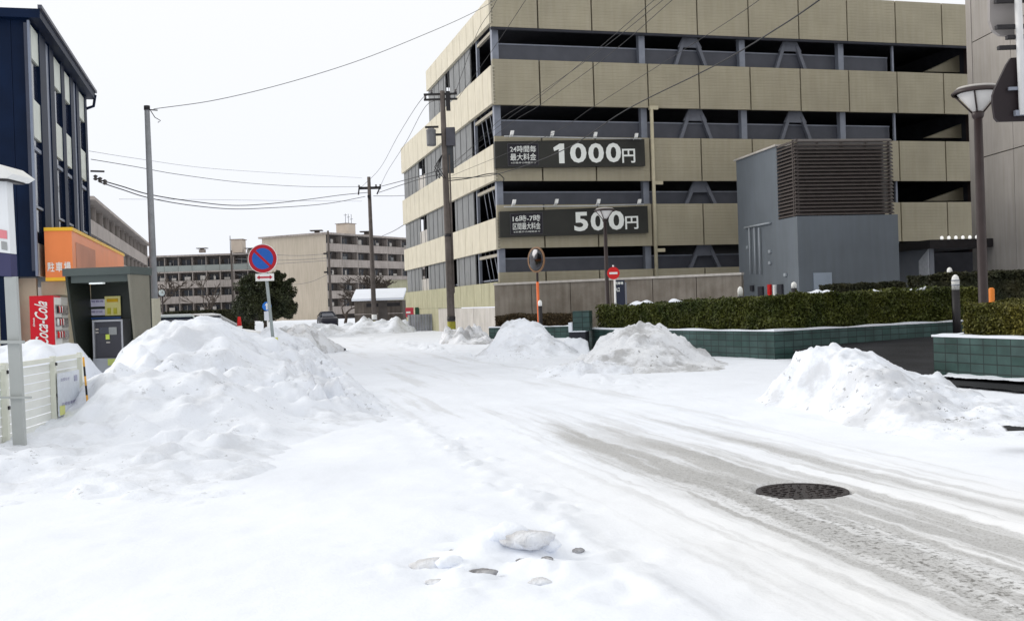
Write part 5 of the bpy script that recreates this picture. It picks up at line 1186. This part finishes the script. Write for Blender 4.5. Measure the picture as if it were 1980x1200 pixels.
# ------------------------------------------------------------------ parked cars behind the bank
def car(px, py_roof, D, az, m, label, L_=4.2, W_=1.7, H_=1.45):
    c = at(px, py_roof, D); F_ = Frame(c.x, c.y, az); r = thing('parked_car', label, 'car', (c.x, c.y, 0), F_.rz, 'cars parked behind the snow bank')
    prof = [(-L_ / 2, .45), (-L_ / 2 + .05, .85), (-L_ / 2 + .9, 1.0), (L_ / 2 - .5, 1.0), (L_ / 2 - .03, .9), (L_ / 2, .45)]
    b = MB()
    def loft(sec, b):                                       # sec: list of closed (y,z) rings per x
        for i in range(len(sec) - 1):
            n = len(sec[i])
            for k in range(n): j = (k + 1) % n; b.quad([sec[i][k], sec[i][j], sec[i + 1][j], sec[i + 1][k]], smooth=True)
        b.quad(sec[0][::-1]); b.quad(sec[-1])
    def ring(x, zt, w): return [(x, -w, .3), (x, w, .3), (x, w + .02, .6), (x, w - .02, zt - .06), (x, w - .12, zt), (x, -w + .12, zt), (x, -w + .02, zt - .06), (x, -w - .02, .6)]
    h = W_ / 2; loft([ring(x, z, h - e) for x, z, e in ((-L_ / 2, .62, .12), (-L_ / 2 + .15, .80, .03), (-L_ / 2 + 1.0, .92, 0), (0, .96, 0), (L_ / 2 - .7, .96, 0), (L_ / 2 - .1, .88, .04), (L_ / 2, .62, .12))], b)
    b.build('body', m, r)
    def cring(x, zt, w): return [(x, -w, .93), (x, w, .93), (x, w - .16, zt - .05), (x, w - .26, zt), (x, -w + .26, zt), (x, -w + .16, zt - .05)]
    g_ = MB(); loft([cring(x, z, h - .05) for x, z in ((-L_ / 2 + .95, .96), (-L_ / 2 + 1.75, H_ - .04), (L_ / 2 - 1.1, H_ - .06), (L_ / 2 - .35, .98))], g_); g_.build('glasshouse', M_glassd, r)
    t_ = MB(); loft([[(x, -w, z), (x, w, z), (x, w - .05, z + .05), (x, -w + .05, z + .05)] for x, z, w in ((-L_ / 2 + 1.65, H_ - .06, h - .25), (-L_ / 2 + 2.0, H_ - .02, h - .23), (L_ / 2 - 1.2, H_ - .03, h - .23), (L_ / 2 - .95, H_ - .10, h - .25))], t_); t_.build('roof', m, r)
    p_ = MB()
    for s_ in (-1, 1):
        w = h - .05
        for x0, x1 in ((-L_ / 2 + .98, -L_ / 2 + 1.78), (L_ / 2 - .38, L_ / 2 - 1.08)): p_.bar((x0, s_ * w, .95), (x1, s_ * (w - .2), H_ - .03), .06, .05)
        p_.bar((0, s_ * (w + .005), .95), (0, s_ * (w - .17), H_ - .04), .06, .04)
    p_.build('pillar', m, r)
    for x in (-L_ / 2 + .8, L_ / 2 - .8):
        for s_ in (-1, 1):
            w_ = MB().lathe([(.0, -.1), (.30, -.1), (.31, -.06), (.31, .06), (.30, .1), (.0, .1)], 20, (x, s_ * (h - .08), .31), 'y').build('wheel', mat('tyre', (.02, .02, .02), .8), r)
    return r
car(330, 616, 31.5, -.4, mat('car_silver', (.45, .50, .50), .3, .05, 1, metal=.4), 'silver-green parked car nearest the grey pole, mostly hidden by snow')
car(388, 611, 36.0, -1.3, mat('car_white', (.78, .79, .80), .3, .04, 1), 'white parked car to the right of the silver one behind the snow bank')
car(633, 614, 88, -.3, mat('car_black', (.02, .02, .03), .3, .04, 1), 'small dark car parked beside the shed at the end of the road', 3.3, 1.45, 1.35)

# ------------------------------------------------------------------ flats in the distance
M_flat = mat('flats_concrete', (.40, .355, .33), .85, .15, .35, streak=.3); M_flatd = mat('flats_recess', (.10, .088, .082), .9, .35, .7); M_gable = mat('gable_beige', (.52, .455, .375), .85, .06, .2, streak=.12)
M_flg = mat('balcony_green_glass', (.27, .295, .28), .4, .1, .5); M_win = mat('flat_window', (.03, .035, .045), .2, .3, 1)
def flats(label, X, Y, az, length, depth, base, floors, fh, nb, top_glass=False, gable=M_flat, m=M_flat, seed=0, winw=1.5, name='apartment_block'):
    F_ = Frame(X, Y, az); r = thing(name, label, 'apartment building', (X, Y, 0), F_.rz); rnd = random.Random(seed)
    H = base + floors * fh
    MB().box(.05, 1.25, -.5, length - .05, depth, H).build('wall', M_flatd, r)
    for u0, u1 in ((0, .0499), (length - .0499, length)): MB().box(u0 - .12, -.05, -.5, u1 + .12, depth + .02, H + .02).build('gable_wall', gable, r)
    MB().box(-.5, -.45, H + .021, length + .5, depth + .5, H + .30).build('roof', m, r)
    win = None; par = None; slabm = None
    for k in range(floors):
        z = base + k * fh
        gl = top_glass and k == floors - 1
        mt_ = M_flg if gl else m
        o = MB().box(.08, 0, z - .12, length - .08, 1.24, z + .10).build('balcony_floor', m, r)
        b = MB(); n = nb
        for i in range(n): u0, u1 = .1 + (length - .2) * i / n + .03, .1 + (length - .2) * (i + 1) / n - .03; b.box(u0, .02, z + .11, u1, .10, z + 1.12)
        b.build('balcony_parapet', mt_, r)
        for i in range(n + 1):
            u = .1 + (length - .2) * i / n
            if i == 0: sc0 = MB().box(-.06, .12, z + .101, .06, 1.24, z + fh - .13).build('party_screen', m, r); sc0.location = (u, 0, 0)
            else: sc1 = sc0.copy(); COL.objects.link(sc1); sc1.location = (u, 0, 0)
        cl = MB()
        for i in range(n):
            if rnd.random() < .6:
                u = .1 + (length - .2) * (i + rnd.uniform(.15, .6)) / n; cl.box(u, .5, z + 1.2, u + rnd.uniform(.3, 1.1), .55, z + 1.2 + rnd.uniform(.3, .8))
        if cl.v: cl.build('laundry', (M_conc_lt, M_mesh)[k % 2], r)
        for i in range(n):
            uc = .1 + (length - .2) * (i + .5) / n
            if win is None: win = MB().box(-winw / 2, 0, 0, winw / 2, .06, 1.75).build('window', M_win, r); o = win; frm = MB().box(-.04, -.03, 0, .04, -.004, 1.75).build('frame', M_conc_lt, win)
            else:
                o = win.copy(); COL.objects.link(o); o.parent = r; f2 = frm.copy(); COL.objects.link(f2); f2.parent = o
            o.location = (uc + rnd.uniform(-.2, .2), 1.17, z + .4)
    return r, F_, H
# left block, seen along its length
g = at(172, 380, 88.0); tH = at(172, 380, 88.0).z
_, F_, H_ = flats('grey-brown apartment block seen along its balconies behind the navy building', g.x, g.y, -.262, 62, 9, .8, 4, (tH - .3 - .8) / 4, 12, seed=1)
fx = F_
# NB: its balconies must face the road, so the depth runs to the left (local y)
# middle block across the view
g = at(470, 489, 182.0); gL = at(262, 487, 182.0); w_ = g.x - gL.x
flats('long apartment block across the middle distance with a green-glazed top balcony', gL.x, gL.y, PI / 2, w_ + 8, 11, .9, 4, (g.z - .3 - .9) / 4, 11, True, seed=2)
b = thing('roof_tank', 'cream water tank house on the roof of the middle flats', 'roof tank', tuple(at(458, 487, 186.0)[:2]) + (at(458, 487, 186.0).z - .1,), 0)
MB().box(-1.0, 0, 0, 1.0, 2.5, 2.3).build('tank', mat('tank_cream', (.62, .54, .46), .7, .08, 1), b); MB().box(-1.2, -.2, 2.301, 1.2, 2.7, 2.4).build('tank_lid', M_flat, b); MB().tube([(-1.1, -.1, 0), (-1.1, -.1, 3.0)], .06, 6).build('mast', M_black, b)
for px, D, py_, lab in ((390, 185, 487, 'small grey roof vent left on the middle flats'), (483, 186, 487, 'small grey roof vent behind the no parking sign')):
    p = at(px, py_, D); t_ = thing('roof_vent', lab, 'roof vent', (p.x, p.y, p.z - .1), 0); MB().box(-.5, 0, 0, .5, .8, .55).build('vent_body', M_flat, t_); MB().box(-.9, -.3, .7, .9, 1.1, .82).build('vent_cap', M_flatd, t_); MB().box(-.3, .1, .551, .3, .6, .699).build('vent_neck', M_flatd, t_)
# right-hand block with its gable towards us
gc = at(628, 449, 165.0); Hc = gc.z
FB = Frame(gc.x, gc.y, .95); 
_, F2, H2_ = flats('beige apartment block with a blank gable end behind the shed', gc.x, gc.y, .50 + .0, 34, 12.9, .9, 5, (Hc - .3 - .9) / 5, 8, gable=M_gable, seed=3)
for px, py_, D, s_, lab in ((679, 447, 176, 1.9, 'cream water tank house on the roof of the beige flats'), (0, 0, 0, 0, '')):
    if D:
        p = at(px, py_, D); t_ = thing('roof_tank', lab, 'roof tank', (p.x, p.y, H2_ + .2), PI / 2 - .5); MB().box(-1.2, 0, 0, 1.2, 2.2, 2.2).build('tank', MATS['tank_cream'], t_); MB().box(-1.35, -.15, 2.201, 1.35, 2.35, 2.3).build('tank_lid', M_flat, t_)
        b = MB()
        for k in range(3): b.tube([(-.8 + k * .8, .5, 2.3), (-.8 + k * .8, .5, 3.9)], .04, 5); b.bar((-1.2 + k * .8, .5, 3.6 - .3 * k), (-.4 + k * .8, .5, 3.7 - .3 * k), .06)
        b.build('antenna', M_black, t_)
for px, py_, D, lab in ((612, 447, 172, 'flat-capped roof vent over the gable corner of the beige flats'), (708, 453, 178, 'flat-capped roof vent right of the water tank on the beige flats')):
    p = at(px, py_, D); t_ = thing('roof_vent', lab, 'roof vent', (p.x, p.y, H2_ + .2), 0); MB().box(-.8, 0, 0, .8, 1, .5).build('vent_body', M_flat, t_); MB().box(-.4, .2, .501, .4, .8, .899).build('vent_neck', M_flatd, t_); MB().box(-1.1, -.2, .90, .9, 1.2, 1.05).build('vent_cap', M_flatd, t_)
p = at(751, 620, 120); t_ = thing('annex_building', 'plain pale green-beige annex left of the car park', 'building', (p.x, p.y, 0), 0); zt = at(765, 541, 120).z
MB().box(0, 0, -.3, 8, 9, zt).build('wall', mat('annex_olive', (.42, .41, .29), .8, .08, .5, streak=.2), t_); MB().box(-.2, -.2, zt + .001, 8.2, 9.2, zt + .12).build('roof_edge', M_flat, t_)

# shed with a snowy roof
p = at(686, 612, 76); sd = thing('shed', 'low brown shed with a thick snow-covered roof at the end of the road', 'shed', (p.x, p.y, 0), -.03)
zr0, zr1 = at(690, 582, 76).z, at(690, 564, 78).z; w_ = at(779, 600, 76).x - p.x
M_shed = mat('shed_boards', (.13, .11, .095), .85, .25, 2, streak=.3)
MB().box(0, 0, -.2, w_, 3, zr0 - .02).build('wall', M_shed, sd)
MB().hexa([(-.15, -.25, zr0), (w_ + .1, -.25, zr0), (w_ + .1 - .15, 2.8, zr1), (-.35, 2.8, zr1), (-.15, -.25, zr0 + .16), (w_ + .1, -.25, zr0 + .16), (w_ - .05, 2.8, zr1 + .2), (-.35, 2.8, zr1 + .2)]).build('snowy_roof', M_snow, sd, .04)
MB().box(w_ * .25, -.03, zr0 - .45, w_ * .95, -.004, zr0 - .2).build('window', M_black, sd); MB().box(w_ * .5, -.05, -.1, w_ * .68, -.031, zr0 - .1).build('door', M_flatd, sd)
b = MB(); b.box(-.02, -.04, zr0 - 1.0, w_ * .49, -.003, zr0 - .93); b.box(w_ * .69, -.04, zr0 - 1.0, w_ + .02, -.003, zr0 - .93); b.build('rail', M_flat, sd)

# corrugated bin and banners beside the car park
p = at(790, 645, 62); cn = thing('corrugated_screen', 'waist-high grey corrugated screen left of the brown utility pole', 'screen', (p.x, p.y, 0), -.02)
w_ = at(849, 640, 62).x - p.x; zt = at(820, 608, 62).z; b = MB(); n = 22
for k in range(n):
    u0, u1 = w_ * k / n, w_ * (k + 1) / n; d0_, d1_ = (.0, .06) if k % 2 else (.06, .0)
    b.quad([(u0, d0_, -.1), (u1, d1_, -.1), (u1, d1_, zt), (u0, d0_, zt)]); b.quad([(u1, d1_ + .01, -.1), (u0, d0_ + .01, -.1), (u0, d0_ + .01, zt), (u1, d1_ + .01, zt)])
b.build('sheet', mat('galvanised_sheet', (.42, .43, .48), .4, .15, 2, metal=.3, streak=.3), cn)
MB().box(-.05, .08, zt - .1, w_ + .05, .14, zt + .03).build('top_rail', M_steel, cn)
p = at(792, 603, 66); t_ = thing('banner_sign', 'small red and white sign above the corrugated screen', 'sign', (p.x, p.y, 0), 0)
MB().box(-.25, 0, p.z - .32, .25, .05, p.z + .28).build('board', mat('banner_red', (.55, .05, .08), .5, .1, 4), t_); MB().box(-.22, -.02, p.z - .08, .05, -.002, p.z + .04).build('white_patch', M_white, t_); MB().tube([(0, .08, 0), (0, .08, p.z)], .03, 6).build('post', M_steel, t_)
p = at(808, 600, 66); t_ = thing('banner_sign', 'small dark green box right of the red and white sign', 'sign', (p.x, p.y, 0), 0)
MB().box(-.18, 0, p.z - .25, .18, .2, p.z + .2).build('board', mat('box_green', (.02, .07, .04), .5, .1, 4), t_, .01); MB().tube([(0, .1, 0), (0, .1, p.z)], .03, 6).build('post', M_steel, t_)

# ------------------------------------------------------------------ trees
def bare_tree(px, ybase, ytop, D, label, spread=1.0, seed=1, r0=.14, depth=6, lean=0.0, m=None):
    b0 = at(px, ybase, D); H = at(px, ytop, D).z; rnd = random.Random(seed); r = thing('bare_tree', label, 'tree', (b0.x, b0.y, 0), 0)
    tr = MB(); cr_ = MB()
    def grow(p, d, l, rad, k, b):
        n = 4; pts = [p]; q = p.copy(); dd = d.copy(); rr = [rad]
        for i in range(n):
            dd = (dd + Vector((rnd.gauss(0, .16), rnd.gauss(0, .16), rnd.gauss(.02, .1)))).normalized(); q = q + dd * l / n; pts.append(q.copy()); rr.append(rad * (1 - .35 * (i + 1) / n))
        b.tube(pts, rr, 6 if rad > .03 else 4, False)
        if k <= 0: return
        for _ in range(rnd.choice((2, 3))):
            a = rnd.uniform(0, 2 * PI); t = Vector((math.cos(a), math.sin(a), 0)); nd = (dd * .75 + t * rnd.uniform(.45, .9) * spread + Vector((0, 0, .12))).normalized()
            grow(pts[-1] if rnd.random() < .6 else pts[rnd.choice((2, 3))], nd, l * rnd.uniform(.62, .85), max(rr[-1] * .74, .024), k - 1, cr_)
    grow(Vector((0, 0, -.1)), Vector((lean, 0, 1)).normalized(), H * .40, r0, depth, tr)
    tr.build('trunk', m or M_bark, r); cr_.build('crown', m or M_bark, r); return r
bare_tree(722, 628, 520, 84, 'wide bare tree in front of the beige flats behind the shed', 1.25, 5, .22, 7)
bare_tree(668, 628, 545, 80, 'low spreading bare tree left of the shed', 1.5, 8, .15, 6, -.2)
bare_tree(381, 612, 535, 70, 'pruned bare tree in the middle of the long flats', .7, 3, .13, 4)
bare_tree(318, 615, 540, 66, 'bare tree beside the grey steel pole', 1.0, 12, .12, 6)
# cedar-like evergreen
p = at(513, 625, 58); ev = thing('evergreen_tree', 'bushy dark evergreen tree behind the no parking sign', 'tree', (p.x, p.y, 0), 0)
Htop = at(512, 532, 58).z; MB().tube([(0, 0, -.2), (.05, 0, Htop * .8)], [.14, .05], 8).build('trunk', M_bark, ev)
nc = 240; C_ = []
for i in range(nc):
    z = RNG.uniform(.35, 1.0) ; rr = 1.62 * math.sqrt(max(.05, 1 - ((z - .55) / .52) ** 2)); a_ = RNG.uniform(0, 2 * PI); q_ = RNG.uniform(.35, 1.0) ** .5 * rr * (1 + .16 * math.sin(a_ * 5 + z * 9)); C_.append((q_ * math.cos(a_), q_ * math.sin(a_), z * Htop * .97, RNG.uniform(.18, .34)))
for (dx, dz, n_) in ((1.55, .92, 10), (1.6, .42, 9), (-1.5, .55, 9), (.75, 1.05, 9), (-.3, 1.02, 6), (1.15, 1.0, 8)):
    for k in range(n_): C_.append((dx * (.55 + .5 * k / n_), RNG.uniform(-.3, .3), Htop * dz * (.88 + .12 * k / n_), .14))
C_ = np.array(C_); idx = RNG.integers(0, len(C_), 52000); d_ = RNG.normal(size=(52000, 3)); d_ /= np.linalg.norm(d_, axis=1)[:, None]
P_ = C_[idx, :3] + d_ * (C_[idx, 3] * RNG.uniform(.55, 1.05, 52000))[:, None]; P_[:, 2] = np.maximum(P_[:, 2], .3); leaves('crown', P_, .06, M_ever, ev)
# dark hedge line under the middle flats
p = at(318, 612, 64); hedge('hedge', 'long dark hedge at the foot of the middle flats', (p.x, p.y, 0), 0, 5.2, 1.2, .1, at(390, 602, 64).z, M_leafd, 14000, .10)

# leaning white lamp and round mirror by the grey pole
p = at(313, 566, 48); t_ = thing('round_mirror', 'small round pale mirror on a thin pole right of the grey steel pole', 'traffic mirror', (p.x, p.y, 0), 0)
MB().tube([(0, .05, 0), (0, .05, p.z)], .04, 8).build('pole', M_brown, t_); MB().lathe([(0, -.05), (.12, -.03), (.17, 0)], 20, (0, 0, p.z), 'y').build('mirror_dome', mat('pale_mirror', (.45, .50, .50), .15, .05, 3, metal=.6), t_); MB().lathe([(.17, -.01), (.19, 0), (.17, .02), (0, .03)], 20, (0, 0, p.z), 'y').build('mirror_rim', M_brown, t_)
